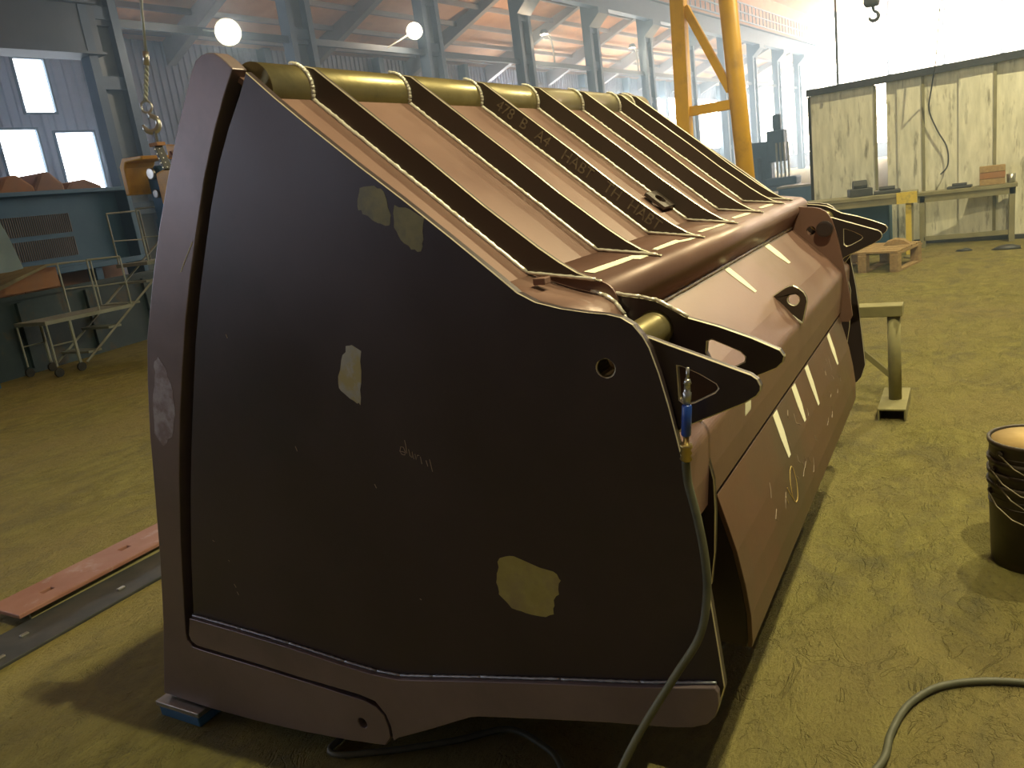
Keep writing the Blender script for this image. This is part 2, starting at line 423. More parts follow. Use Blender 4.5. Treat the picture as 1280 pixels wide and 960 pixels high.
t = empty('crane_walkway', H(58, COLV - .9, 9.97), TH, 'pale ladder-like walkway rail along the crane runway at top right', 'walkway', None)
b = BM()
for z in (0.03, .55, 1.1): box(b, -26, 18, -.03, .03, z, z + .07)
obj('rail', b, M_PALEBL, t)
for k in range(56):
    b = BM(); box(b, -26 + k * .8, -25.94 + k * .8, -.03, .03, .1, 1.1); obj('baluster', b, M_PALEBL, t)

def make_column(u, label, corbel=True):
    t = empty('steel_column', H(u, COLV, 0), TH, label, 'column', 'steel columns along the left aisle')
    for s in (-1, 1):
        f = BM(); box(f, s * .36 - .06, s * .36 + .06, -.2, .2, .02, 9.5); box(f, s * .36 - .1, s * .36 + .1, -.22, -.2, .02, 9.5)
        obj('flange', f, M_COLM, t)
    wb = BM(); box(wb, -.3, .3, .04, .08, .02, 9.5); obj('web', wb, M_COLW, t)
    for z in (2.2, 5.0, 6.5, 8.0):
        b_ = BM(); box(b_, -.3, .3, -.12, .04, z, z + .28); obj('batten', b_, M_COLM, t)
    b_ = BM(); box(b_, -.6, .6, -.35, .35, 0, .02); obj('base_plate', b_, M_COLM, t)
    if corbel:
        b_ = BM(); prism(b_, [(-.2, 8.2), (-.75, 8.7), (-.75, 8.94), (-.2, 8.94)], -.5, .5, lambda p, q, a: Vector((a, p, q))); obj('corbel', b_, M_COLM, t)
    return t
ords = ['nearest steel column, partly hidden behind the hanging hook', 'second steel column from the left, with a floodlight either side of it',
        'third steel column from the left, standing behind the long pipe', 'fourth steel column from the left, beyond the middle ribs',
        'fifth steel column from the left, in front of a bright window', 'sixth steel column from the left, just left of the yellow frame',
        'steel column seen between the two legs of the yellow frame', 'steel column half hidden by the right yellow leg', 'steel column just right of the yellow frame',
        'hazy steel column behind the far machinery', 'last hazy steel column by the far glazing']
for k, lb in enumerate(ords): make_column(11.1 + 6 * k, lb)

# ------------------------------------------------------------------ lamps
def highbay(i, x, y, z, P):
    t = empty('high_bay_lamp', (x, y, z), 0, ['bell-shaped lamp hanging over the near end of the bucket', 'bell-shaped lamp hanging over the far end of the bucket',
              'bell-shaped lamp hanging before the work benches', 'added fill lamp hanging above the dark container', 'bell-shaped lamp hanging beyond the white partition'][i], 'lamp', 'hall lighting')
    b = BM(); lathe(b, [(.03, .5), (.08, .48), (.10, .25), (.24, -.02), (.26, -.1), (.25, -.1), (.22, -.02), (.08, .22)], n=20, caps=False); obj('reflector', b, M_GALV, t, smooth=True)
    b = BM(); lathe(b, [(.0, -.16), (.06, -.13), (.075, -.05), (.05, .05), (.03, .2)], n=12); obj('bulb', b, M_LAMP, t, smooth=True)
    b = BM(); tube(b, [(0, 0, .45), (0, 0, 12.65 - z if y < 17 else 1)], .012, 6); obj('chain', b, M_DKSTEEL, t)
    ld = bpy.data.lights.new('lamp_light', 'SPOT'); ld.energy = P; ld.color = SODIUM; ld.shadow_soft_size = .035
    ld.spot_size = math.radians(165); ld.spot_blend = .5
    lo = bpy.data.objects.new('lamp_light', ld); COL.objects.link(lo); lo.parent = t; lo.location = (0, 0, -.2)
for i, L_ in enumerate(LAMPS): highbay(i, *L_)

def floodlight(p, size, label, stick):
    t = empty('floodlight', p, 0, label, 'lamp', 'floodlights by the steel columns')
    d = (Vector((0, 0, 1.6)) - Vector(p)).normalized(); q = d.to_track_quat('Z', 'Y').to_matrix().to_4x4()
    b = BM(); lathe(b, [(size * .25, -size * .9), (size * .5, -size * .8), (size, -.05), (size * 1.05, 0), (size * .98, 0.01)], n=24); b.transform(q); obj('housing', b, M_GALV, t, smooth=True)
    b = BM(); lathe(b, [(size * .96, 0.0), (size * .8, size * .16), (size * .4, size * .27), (0, size * .3)], n=24); b.transform(q); obj('lens', b, M_LAMP, t, smooth=True)
    b = BM(); tube(b, [Vector((0, 0, 0)) - d * size * .5, Vector(stick) - Vector(p)], .025, 6); obj('bracket', b, M_GALV, t)
    ld = bpy.data.lights.new('flood_light', 'POINT'); ld.energy = 170; ld.color = (1, .80, .60); ld.shadow_soft_size = size * .5
    lo = bpy.data.objects.new('flood_light', ld); COL.objects.link(lo); lo.parent = t; lo.location = d * (size + .15)
floodlight(H(13.3, 16.2, 6.05), .30, 'large bright floodlight between first and second columns', H(13.9, COLV - .05, 6.5))
floodlight(H(21.6, 17.3, 6.95), .26, 'smaller bright floodlight on a stick between second and third columns', H(20.8, COLV - .05, 6.5))

for k, (u, lb) in enumerate([(31.5, 'gooseneck lamp on the rail right of the fourth column'), (40.0, 'gooseneck lamp on the rail right of the fifth column'), (46.0, 'gooseneck lamp on the rail by the yellow frame')]):
    t = empty('gooseneck_lamp', H(u, COLV, 6.56), TH, lb, 'lamp', 'gooseneck lamps on the rail')
    b = BM(); tube(b, smooth_path([(0, 0, 0), (0, 0, .5), (-.3, -.1, .95), (-.9, -.2, 1.15)], 4), .04, 6); obj('arm', b, M_DKSTEEL, t, smooth=True)
    b = BM(); lathe(b, [(.05, .12), (.12, .1), (.2, -.08), (.19, -.08), (.1, .05)], (-1.0, -.22, 1.1), n=14, caps=False); obj('shade', b, M_DKSTEEL, t)
    b = BM(); lathe(b, [(0, -.07), (.07, -.04), (.08, .03), (0, .08)], (-1.0, -.22, 1.1), n=10); obj('bulb', b, M_LAMP, t)
    ld = bpy.data.lights.new('rail_light', 'POINT'); ld.energy = 420; ld.color = (1, .80, .55); ld.shadow_soft_size = .1
    lo = bpy.data.objects.new('rail_light', ld); COL.objects.link(lo); lo.parent = t; lo.location = (-1.0, -.22, .8)

# ------------------------------------------------------------------ the loader bucket
X0 = 1.4216
B = empty('loader_bucket', (2.76, 1.4, 0), 0, 'huge primed steel loader bucket lying with its ribbed back to the camera', 'loader bucket')
CHEEK = [(2.4296, 0.0723), (2.3278, 0.3595), (2.2536, 0.6037), (2.1798, 0.8846), (2.1392, 1.0424), (2.0918, 1.1929), (2.0417, 1.3288), (1.9589, 1.4850), (1.8769, 1.6264), (1.7942, 1.7524), (1.7177, 1.8601), (1.6579, 1.9356), (1.6262, 1.9761), (1.6043, 1.9974), (1.5815, 2.0056), (1.5586, 2.0065), (1.5377, 2.0025), (1.5196, 1.9901), (1.5048, 1.9767), (1.4865, 1.9574),
         (1.5334, 1.905), (1.5912, 1.8313), (1.6583, 1.7353), (1.7238, 1.6227), (1.797, 1.4927), (1.8576, 1.3756), (1.9188, 1.2402), (1.9801, 1.0968), (2.0563, 0.8929), (2.1265, 0.6744), (2.1937, 0.4407), (2.2181, 0.3491), (2.2207, 0.319), (2.2041, 0.2984), (2.1664, 0.2938), (1.9809, 0.2869), (1.8252, 0.2796), (1.6788, 0.2727), (1.5561, 0.2654), (1.4825, 0.2613), (1.4414, 0.2502), (1.4177, 0.2273), (1.4086, 0.1905), (1.4098, 0.1587),
         (1.4342, 0.1257), (1.5636, 0.1072), (1.7608, 0.0862), (1.9735, 0.0728), (2.203, 0.0663)]
GRV = [(1.4592, 1.9418), (1.4906, 1.9012), (1.5505, 1.8344), (1.6095, 1.758), (1.6723, 1.6578), (1.736, 1.5412), (1.79, 1.4384), (1.8512, 1.308), (1.9175, 1.146), (1.9758, 0.9986), (2.0337, 0.8429), (2.1071, 0.622), (2.1672, 0.4162)]
WEARB = [(0.4539, 0.4977), (0.4628, 0.4681), (0.4819, 0.4436), (0.5147, 0.4273), (0.5662, 0.4142), (0.7218, 0.3878), (0.8938, 0.3539), (1.0848, 0.314), (1.1108, 0.3052), (1.2516, 0.2332), (1.3726, 0.1738), (1.3983, 0.1591), (1.3966, 0.2066), (1.4081, 0.2452), (1.4371, 0.2694), (1.4873, 0.2785), (1.5674, 0.2814), (1.7075, 0.2854), (1.9771, 0.2991), (2.1621, 0.3064), (2.1849, 0.3198), (2.1899, 0.3395)]
WEARB = [(y - (.007 if 11 <= i <= 14 else 0), z + (.009 if i >= 14 else 0)) for i, (y, z) in enumerate(WEARB)]
WEART = [(2.1641, 0.4139), (1.9446, 0.4036), (1.7437, 0.3914), (1.53, 0.3729), (1.4154, 0.3661), (1.3315, 0.369), (1.2211, 0.3903), (1.0666, 0.4213), (0.8355, 0.4648), (0.6321, 0.501), (0.4595, 0.5372), (0.4535, 0.5269)]
MAINT = [(1.4577, 1.9467), (1.3823, 1.8756), (1.3015, 1.8049), (1.174, 1.6967), (1.0696, 1.612), (0.9606, 1.5194), (0.856, 1.4287), (0.8137, 1.3909), (0.7735, 1.3687), (0.717, 1.3528), (0.6563, 1.342), (0.619, 1.3372), (0.5895, 1.3296), (0.5662, 1.3144), (0.5504, 1.2933), (0.5382, 1.2676), (0.5237, 1.2162), (0.5102, 1.1514), (0.4985, 1.0824), (0.4871, 1.0074), (0.4746, 0.9227), (0.4659, 0.827), (0.4557, 0.7019), (0.4471, 0.5914), (0.4431, 0.5312)]
HOLE = circ(.635, 1.227, .0195, 18)

def part(name, bm, m, bevel=0.0, smooth=False, label=None, kind=None, parent=None, segs=2, edge=None):
    if parent is None: o = obj(name, bm, m, B, True, smooth, bevel, segs, edge=edge)
    else: o = obj(name, bm, m, parent, False, smooth, bevel, segs); 
    return tag(o, label, kind=kind)

def side(x, sgn):
    """both ends: sgn +1 the near end (outer face towards -X), -1 the far end"""
    t = lambda a, b: (x + sgn * a, x + sgn * b)
    b = BM(); prism(b, CHEEK, *t(0, .045), YZ, [circ(1.507, .182, .016, 14)]); part('cheek_plate', b, M_CHEEK, .0025)
    b = BM(); prism(b, MAINT + WEARB + GRV[::-1], *t(.008, .028), YZ, [HOLE]); part('side_plate', b, M_SIDE, .002, edge=M_EDGE)
    b = BM(); prism(b, WEART + WEARB, *t(-.010, .0075), YZ); part('wear_strip', b, M_CHEEK, .002)
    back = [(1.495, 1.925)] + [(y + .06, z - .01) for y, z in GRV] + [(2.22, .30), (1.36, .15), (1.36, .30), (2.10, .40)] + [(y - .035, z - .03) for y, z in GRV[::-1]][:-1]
    b = BM(); prism(b, back, *t(.046, .056), YZ); part('groove_backing', b, M_GRVSHADE, 0, label='strip blackened as groove shade between cheek plate and side plate')  # black backing colour stands in for the shade inside the groove
side(X0, 1); side(4.155, -1)
# inclined grooves of weld on the near side
b = BM()
for p, q in zip(WEART, WEART[1:-1]): bead(b, (X0 + .004, p[0], p[1] + .004), (X0 + .004, q[0], q[1] + .004), .0038)
part('weld_bead', b, M_WELDG, smooth=True)
b = BM()
gl = [(2.1625, .3085), (1.9771, .3011), (1.7075, .2874), (1.4873, .2805), (1.4371, .2714)]
for p, q in zip(gl, gl[1:]): bead(b, (X0 + .012, p[0], p[1] - .004), (X0 + .012, q[0], q[1] - .004), .003)
part('weld_bead', b, M_CHEEK, smooth=True)

XA, XB = X0 + .028, 4.127
F = (.882, 1.404); T = (.715, 1.378); W_ = (.720, 1.2525); P0 = (1.50, 1.944); Bd = (.500, 1.0275); Sm = (.517, .845)
b = BM(); strip(b, [P0, F], .014, XA, XB); part('spill_guard', b, M_PRIMER)
def arc(c, r, a0, a1, n):
    return [(c[0] + r * math.cos(math.radians(a0 + (a1 - a0) * k / n)), c[1] + r * math.sin(math.radians(a0 + (a1 - a0) * k / n))) for k in range(n + 1)]
tubep = [F] + [(.80, 1.3925)] + arc((.725, 1.330), .048, 98, 190, 8) + [W_]
b = BM(); strip(b, tubep, .014, 1.634, XB); o = part('torque_tube', b, M_PRIMER)
for p in o.data.polygons: p.use_smooth = abs(p.normal.x) < .5
b = BM(); strip(b, [F, (.82, 1.380), (.775, 1.364), (.735, 1.353), (.705, 1.343), (.680, 1.325), (.664, 1.30), (.658, 1.26), (.66, 1.15)], .014, XA, 1.634); o = part('torque_tube', b, M_PRIMER)
for p in o.data.polygons: p.use_smooth = abs(p.normal.x) < .5
b = BM(); prism(b, tubep + [(.86, 1.32)], 1.6275, 1.6335, YZ); part('tube_end_cap', b, M_PRIMER)
b = BM()
lp = [(.735, 1.356), (.705, 1.346), (.680, 1.328), (.663, 1.30), (.657, 1.26)]
for p, q in zip(lp, lp[1:]): bead(b, (1.622, *p), (1.622, *q), .006)
part('weld_bead', b, M_WELD, smooth=True)
bend = arc((.543, 1.013), .042, 137, 183, 5)
b = BM(); strip(b, [W_] + [(.56, 1.0915 + .006)] + [(y, z) for y, z in bend] + [(.505, .93), (.514, .850)], .014, XA, XB); part('back_panel', b, M_PRIMER)
b = BM(); bead(b, (1.66, W_[0] - .004, W_[1] + .002), (3.88, W_[0] - .004, W_[1] + .002), .006, .03); part('weld_bead', b, M_WELD, smooth=True)
# wrapper behind the heel cover, and the heel cover itself
wr = [(.530, .852), (.540, .76), (.565, .66), (.62, .56), (.70, .50), (.80, .46), (.95, .42), (1.15, .36), (1.32, .28), (1.5, .20), (2.0, .15), (2.38, .12)]
b = BM(); strip(b, wr, .016, XA, XB); part('wrapper_plate', b, M_PRIMER)
hc = [(.519, .834), (.499, .76), (.481, .69), (.466, .60), (.458, .52), (.459, .45), (.462, .432)]
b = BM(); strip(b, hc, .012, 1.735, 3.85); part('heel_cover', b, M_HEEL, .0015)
b = BM(); box(b, 1.5, 4.08, 2.30, 2.44, .085, .115); part('cutting_edge', b, M_CHEEK, .003)
for x in (1.737, 3.842):
    b = BM(); prism(b, [(p[0] + .013, p[1]) for p in hc] + [(.80, .44), (.70, .49), (.62, .55), (.565, .65), (.54, .76), (.531, .834)], x, x + .006, YZ); part('heel_end_plate', b, M_SIDE)
# top pipe and ribs
PC = (1.49, 1.911); PR = .0655
b = BM(); lathe(b, [(PR, 1.474), (PR, XB)], (0, PC[0], PC[1]), 'X', 40); o = part('top_pipe', b, M_PIPE)
for p in o.data.polygons: p.use_smooth = len(p.vertices) == 4
RIB = [(1.462, 1.945), (1.440, 1.9665), (1.4311, 1.9635), (1.409, 1.9552), (1.3019, 1.8614), (1.1144, 1.6967), (.98, 1.5752), (.85, 1.466), (.80, 1.428), (.76, 1.402), (.725, 1.386), (.705, 1.381), (.705, 1.376), (.80, 1.3925), (.882, 1.4045), (1.425, 1.8790)]
ribx = [1.612, 2.022, 2.434, 2.853, 3.272, 3.700, 3.895]
for i, x in enumerate(ribx):
    b = BM(); prism(b, RIB, x, x + .012, YZ); part('rib', b, M_RIB, .0022, edge=M_EDGE)
    b = BM(); bead(b, (x - .002, 1.432, 1.8880), (x - .002, .885, 1.4105), .0062); bead(b, (x - .002, .885, 1.4105), (x - .002, .715, 1.3835), .0045)
    part('weld_bead', b, M_WELD, smooth=True)
    b = BM(); pts = [(x - .003, PC[0] + (PR + .003) * math.cos(a), PC[1] + (PR + .003) * math.sin(a)) for a in [math.radians(95 + 8 * k) for k in range(14)]]
    for p, q in zip(pts, pts[1:]): bead(b, p, q, .006)
    part('weld_bead', b, M_WELD, smooth=True)

# hinge plates: triangular bracket behind the side plate, longer inner bracket, repeated at the far end
BO = [(.60, 1.30), (.543, 1.284), (.507, 1.269), (.453, 1.248), (.353, 1.208), (.340, 1.198), (.335, 1.186), (.336, 1.176), (.344, 1.165), (.368, 1.15), (.472, 1.106), (.495, 1.095), (.53, 1.05), (.60, 1.05)]
BOH = [(.493, 1.225), (.483, 1.223), (.453, 1.209), (.420, 1.188), (.416, 1.18), (.423, 1.172), (.464, 1.152), (.483, 1.147), (.494, 1.157)]
BI = [(.716, 1.349), (.6281, 1.333), (.5921, 1.3237), (.5577, 1.3044), (.5239, 1.2836), (.4564, 1.2619), (.3915, 1.2358), (.3365, 1.209), (.3277, 1.1953), (.3316, 1.1818), (.3434, 1.17), (.3969, 1.1477), (.4579, 1.1209), (.5206, 1.0389), (.5084, .9867), (.4950, .9108), (.4970, .8329), (.5055, .7323), (.5193, .6488), (.56, .60), (.575, .65), (.545, .85), (.535, .98), (.65, 1.15), (.735, 1.24), (.70, 1.34)]
BIH = [(.4863, 1.2296), (.4756, 1.2329), (.4182, 1.2054), (.4089, 1.1949), (.4113, 1.1827), (.4373, 1.1707), (.4623, 1.1798), (.4824, 1.1889), (.4897, 1.2068)]
CURVE = MAINT[9:22] + [(.48, .80), (.53, .80), (.545, 1.0), (.70, 1.2), (.735, 1.30), (.74, 1.356)]
b = BM(); prism(b, BO, 1.450, 1.466, YZ, [BOH]); part('hinge_bracket', b, M_SIDE, .0024, edge=M_EDGE)
b = BM(); prism(b, BI, 1.640, 1.656, YZ, [BIH]); part('hinge_bracket', b, M_SIDE, .0024, edge=M_EDGE)
b = BM(); prism(b, CURVE, 3.886, 3.902, YZ, [circ(.631, 1.232, .02, 16)]); part('hinge_plate', b, M_PRIMER, .0015)
b = BM(); prism(b, BO, 3.903, 3.919, YZ, [BOH]); part('hinge_bracket', b, M_SIDE, .0024, edge=M_EDGE)
b = BM(); prism(b, BI, 4.098, 4.114, YZ); part('hinge_bracket', b, M_SIDE, .0024, edge=M_EDGE)
for x in (1.630, ):
    b = BM()
    for p, q in zip(BI[:4], BI[1:5]): bead(b, (x + .006, p[0] - .002, p[1] + .003), (x + .006, q[0] - .002, q[1] + .003), .0045)
    part('weld_bead', b, M_WELD, smooth=True)
# bushes between the plates
for x0, x1 in ((XA, 1.640), (3.902, 4.098)):
    b = BM(); lathe(b, [(.030, x0), (.038, x0 + .004), (.038, x1 - .006), (.042, x1 - .001), (.030, x1 - .001), (.026, x1 - .006), (.026, x0 + .004)], (0, .600, 1.262), 'X', 28, False); part('hinge_bush', b, M_PIPE, smooth=True)
b = BM(); lathe(b, [(.028, 3.86), (.036, 3.862), (.036, 3.886), (.02, 3.886)], (0, .570, 1.236), 'X', 24); part('hinge_boss', b, M_SIDE)
b = BM(); lathe(b, [(.0185, X0 + .012), (.0195, X0 + .010), (.0195, X0 + .07), (.0185, X0 + .07)], (0, .635, 1.227), 'X', 18, False); part('pin_sleeve', b, M_PIPE)

# lifting lugs
b = BM()
prism(b, [(.604, 1.115), (.550, 1.149), (.535, 1.155), (.518, 1.157), (.503, 1.149), (.485, 1.132), (.477, 1.115), (.475, 1.10), (.494, 1.022)], 2.795, 2.811, YZ, [circ(.520, 1.108, .019, 16)])
part('lifting_lug', b, M_RIB, .0025, edge=M_EDGE)
b = BM(); bead(b, (2.793, .602, 1.118), (2.793, .497, 1.024), .006, .02); part('weld_bead', b, M_WELD, smooth=True)
sd = Vector((0, -.7528, -.6582)); nn = Vector((0, -.6582, .7528))
o0 = Vector((2.853, .998, 1.521 - .004))
b = BM(); prism(b, [(0, 0), (0.088, 0), (.088, .115), (0, .115)], 0, .012, lambda p, q, a: o0 + sd * p + Vector((-1, 0, 0)) * q + nn * a, [[(.044 + .02 * math.cos(t), .058 + .032 * math.sin(t)) for t in [2 * PI * k / 14 for k in range(14)]]])
part('lifting_lug', b, M_RIB, .001)

# tapes: thin strips lying on the plates, f maps (along x, along slope)
def tape(x0, x1, path, sk=0.0, m=M_TAPE, name='tape_strip'):
    b = BM(); pts = [Vector(p) for p in path]; n = len(pts)
    d = (pts[-1] - pts[0]).normalized(); nn_ = Vector((-d.y, d.x)) if d.x > 0 else Vector((d.y, -d.x)); 
    if nn_.y < 0: nn_ = -nn_
    if abs(d.y) > .8: nn_ = Vector((-abs(d.y), -d.x if d.y > 0 else d.x))
    A = []; 
    for k, p in enumerate(pts):
        t = k / (n - 1); s = sk * t; c = .25 * (x1 - x0) if k == n - 1 else 0
        for h in (.0005, .0016):
            q = p + nn_ * h
            A.append([b.verts.new((x0 + s + c, q.x, q.y)), b.verts.new((x1 + s - c, q.x, q.y))])
    for k in range(n - 1):
        a, a2, c_, c2 = A[2 * k], A[2 * k + 1], A[2 * k + 2], A[2 * k + 3]
        b.faces.new((a2[0], a2[1], c2[1], c2[0])); b.faces.new((a[0], c_[0], c_[1], a[1]))
        b.faces.new((a[0], a2[0], c2[0], c_[0])); b.faces.new((a[1], c_[1], c2[1], a2[1]))
    b.faces.new((A[0][0], A[0][1], A[1][1], A[1][0])); b.faces.new((A[-2][0], A[-1][0], A[-1][1], A[-2][1]))
    return part(name, b, m)
def lerp2(a, b, t): return (a[0] + (b[0] - a[0]) * t, a[1] + (b[1] - a[1]) * t)
pw = lambda y: (y, W_[1] + (y - W_[0]) * (1.0975 - W_[1]) / (.56 - W_[0]))
tape(2.66, 2.715, [pw(.712), pw(.67), pw(.622)], .01)
tape(3.28, 3.36, [pw(.712), pw(.67), pw(.628)], .01)
tape(1.985, 2.05, [(.502, 1.00), (.505, .955), (.509, .920)])
hp = None
for x, z1, wd in ((3.49, .70, .065), (2.955, .685, .06), (2.70, .705, .06), (2.395, .69, .06)):
    t = (.838 - z1) / .148
    pth = [(.518, .830), (.499, .76), (.481 + (z1 - .69) * .25, z1)]
    tape(x - wd / 2, x + wd / 2, pth)
ft = lambda y: (y, F[1] + (y - F[0]) * (1.3925 - F[1]) / (.80 - F[0]))
ftz = lambda y: (ft(y)[1] if y > .8 else 1.3925 + (y - .80) * (1.378 - 1.3925) / (.718 - .80)) + .0008
def flatpatch(poly, name='tape_strip', m=M_TAPE):
    b = BM(); prism(b, poly, 0, .0012, lambda p, q, a: Vector((p, q, ftz(q) + a))); part(name, b, m)
flatpatch([(1.70, .758), (1.86, .752), (1.94, .752), (1.95, .735), (2.01, .735), (2.01, .748), (1.99, .772), (1.93, .776), (1.70, .784)])
flatpatch([(2.12, .748), (2.30, .742), (2.36, .728), (2.42, .728), (2.41, .738), (2.33, .752), (2.34, .766), (2.20, .766), (2.12, .764)])
flatpatch([(2.56, .750), (2.66, .744), (2.78, .738), (2.84, .742), (2.80, .756), (2.70, .752), (2.66, .764), (2.56, .764)])
flatpatch([(3.00, .752), (3.16, .742), (3.24, .746), (3.22, .764), (3.10, .768), (3.02, .768)])
flatpatch([(3.44, .748), (3.62, .738), (3.67, .746), (3.62, .764), (3.46, .766)])

# patches on the near side plate; yellow ones are ground spots with painted floor reflection
def sidepatch(poly, m, name, x=X0 + .008, lab=None):
    P = []
    n = len(poly)
    for i in range(n):                                            # ragged outline
        a = Vector(poly[i]); c = Vector(poly[(i + 1) % n]); k = 3
        for j in range(k):
            q = a.lerp(c, j / k); r = .0035 if j else .001
            P.append((q.x + random.uniform(-r, r), q.y + random.uniform(-r, r)))
    b = BM(); prism(b, P, x - .0006, x + .001, YZ); part(name, b, m, label=lab)
sidepatch([(1.1806, 1.649), (1.1392, 1.6493), (1.115, 1.6315), (1.1073, 1.5799), (1.1162, 1.5598), (1.1461, 1.568), (1.187, 1.5916), (1.1966, 1.6104)], M_REFLD, 'plate_patch', lab='upper left ground spot with painted yellowish reflection')
sidepatch([(1.0935, 1.6027), (1.0528, 1.588), (1.0184, 1.5674), (1.0299, 1.5205), (1.0413, 1.4954), (1.0664, 1.5009), (1.0921, 1.526), (1.1041, 1.5534)], M_REFLD, 'plate_patch', lab='ground spot with painted yellowish reflection below the sloping edge')
sidepatch([(1.3082, 1.2873), (1.2896, 1.2908), (1.2634, 1.2745), (1.282, 1.1949), (1.2979, 1.1377), (1.3156, 1.1498), (1.3513, 1.1741), (1.3567, 1.1947), (1.3323, 1.2517)], M_PAINTG, 'plate_patch', lab='pale grey elongated patch')
sidepatch([(.9592, .7654), (.9183, .7767), (.8178, .7492), (.8022, .7293), (.8111, .6937), (.8277, .6768), (.8329, .6389), (.8552, .629), (.9082, .6306), (.9443, .6374), (.9748, .6688), (.9786, .7001), (.9688, .733)], M_REFLY, 'plate_patch', lab='large ground spot with painted yellow reflection low on the side plate')
sidepatch([(2.050, 1.215), (2.035, 1.26), (2.012, 1.275), (1.990, 1.24), (1.985, 1.17), (2.00, 1.10), (2.04, 1.03), (2.09, 1.00), (2.115, 1.04), (2.09, 1.13)], M_GREYP, 'plate_patch', X0, 'pale grey smear on the cheek plate')
b = BM(); tube(b, [(X0 - .0004, 1.7571, 1.5804), (X0 - .0004, 1.79, 1.548), (X0 - .0004, 1.8313, 1.5057)], .0012, 5); part('scratch_mark', b, M_TAPE)
for y, z in ((1.98, .70), (1.93, .64), (1.93, .56), (1.925, .535), (1.30, .93), (1.55, 1.02), (1.22, .62), (1.72, 1.33)):
    b = BM(); tube(b, [(X0 + .0076, y, z), (X0 + .0076, y - random.uniform(.002, .008), z - random.uniform(.003, .014))], .0011, 5); part('scratch_mark', b, M_CHALK)
# chalk scribble on the side plate, written as strokes
b = BM(); xs = X0 + .0078
def stroke(*pts): tube(b, [(xs, p, q) for p, q in pts], .0009, 5)
def sp(u_, v_): return (1.2 - u_ * .93 + 0 * v_, 1.035 - u_ * .40 + v_)
stroke(sp(.000, -.012), sp(.006, .002), sp(.014, .004), sp(.018, -.006), sp(.014, -.016), sp(.005, -.018), sp(.000, -.012), sp(.016, -.008))
stroke(sp(.022, -.008), sp(.023, .010), sp(.022, .026))
stroke(sp(.030, .006), sp(.031, -.010), sp(.037, -.012), sp(.040, .004), sp(.042, -.014))
stroke(sp(.048, .002), sp(.049, -.012), sp(.055, .002), sp(.061, .004)); stroke(sp(.064, .002), sp(.065, -.016))
stroke(sp(.080, .000), sp(.083, -.014)); stroke(sp(.092, .008), sp(.095, -.022))
part('chalk_mark', b, M_CHALK)
# chalk loop on the heel cover
b = BM()
def hcp(x, z):
    for (y0, z0), (y1, z1) in zip(hc, hc[1:]):
        if z1 <= z <= z0:
            t = (z - z0) / (z1 - z0); return (x, y0 + (y1 - y0) * t - .0006, z)
loop = [(2.385, .660), (2.36, .655), (2.335, .63), (2.325, .60), (2.335, .57), (2.36, .553), (2.385, .556), (2.40, .58), (2.405, .61), (2.40, .645)]
tube(b, [hcp(*p) for p in smooth_path(loop + [loop[0]], 3)], .0016, 5)
tube(b, [hcp(*p) for p in ((2.285, .63), (2.30, .605), (2.335, .572))], .0016, 5); tube(b, [hcp(*p) for p in ((2.25, .615), (2.262, .59))], .0014, 5)
part('chalk_mark', b, M_CHALKY)
b = BM()
for _ in range(26):
    x = random.uniform(2.1, 3.5); z = random.uniform(.52, .80); l = random.uniform(.015, .05)
    tube(b, [hcp(x, z), hcp(x + random.uniform(-.03, .03), z - l * .6), hcp(x + random.uniform(-.04, .04), z - l)], .0009, 4)
part('scratch_mark', b, M_CHALK, kind='stuff')

# stencilled lettering on the third rib
def lettering(txt, size, name):
    c = bpy.data.curves.new(name, 'FONT'); c.body = txt; c.size = size; c.extrude = .0004
    o = bpy.data.objects.new(name, c); COL.objects.link(o)
    bpy.context.view_layer.update()
    me = bpy.data.meshes.new_from_object(o.evaluated_get(bpy.context.evaluated_depsgraph_get()))
    bpy.data.objects.remove(o); bpy.data.curves.remove(c); return me
def place_text(txt, at, size):
    me = lettering(txt, size, 'stencil_lettering')
    xd = sd; yd = nn; zd = xd.cross(yd)
    m = Matrix((xd, yd, zd)).transposed().to_4x4(); m.translation = Vector(at)
    me.transform(m); me.materials.clear(); me.materials.append(M_STENCIL)
    o = bpy.data.objects.new('stencil_lettering', me); COL.objects.link(o); o.parent = B
    o.matrix_parent_inverse = Matrix.Translation(B.location).inverted(); return o
base = Vector((2.4335, 1.405, 1.885)) + nn * .006
for txt, s in (('478', .03), ('B', .135), ('A4', .205), ('HABT', .32), ('TH', .50), ('HABT', .60)):
    place_text(txt, base + sd * s, .05)
b = BM(); box(b, 1.53, 1.56, .80, .83, 1.39, 1.405); part('stop_block', b, M_PRIMER, .002)

# supports
t = empty('packing_block', (1.43, 2.33, 0), 0, 'small bluish steel block with bright cover under the lower left corner of the bucket', 'block')
b = BM(); box(b, -.035, .07, -.10, .105, 0, .040); obj('block_body', b, M_BLUEMACH, t, bevel=.006)
b = BM(); box(b, -.04, .07, -.11, .11, .041, .060); obj('cover_plate', b, M_STEEL, t, bevel=.003)
t = empty('support_beam', (2.8, 1.15, 0), 0, 'dark steel beam lying on the floor under the bucket', 'beam')
b = BM(); box(b, -.75, 1.2, -.07, .07, 0, .015); box(b, -.75, 1.2, -.005, .005, .015, .305); box(b, -.75, 1.2, -.07, .07, .305, .315); obj('beam_body', b, M_DKSTEEL, t)

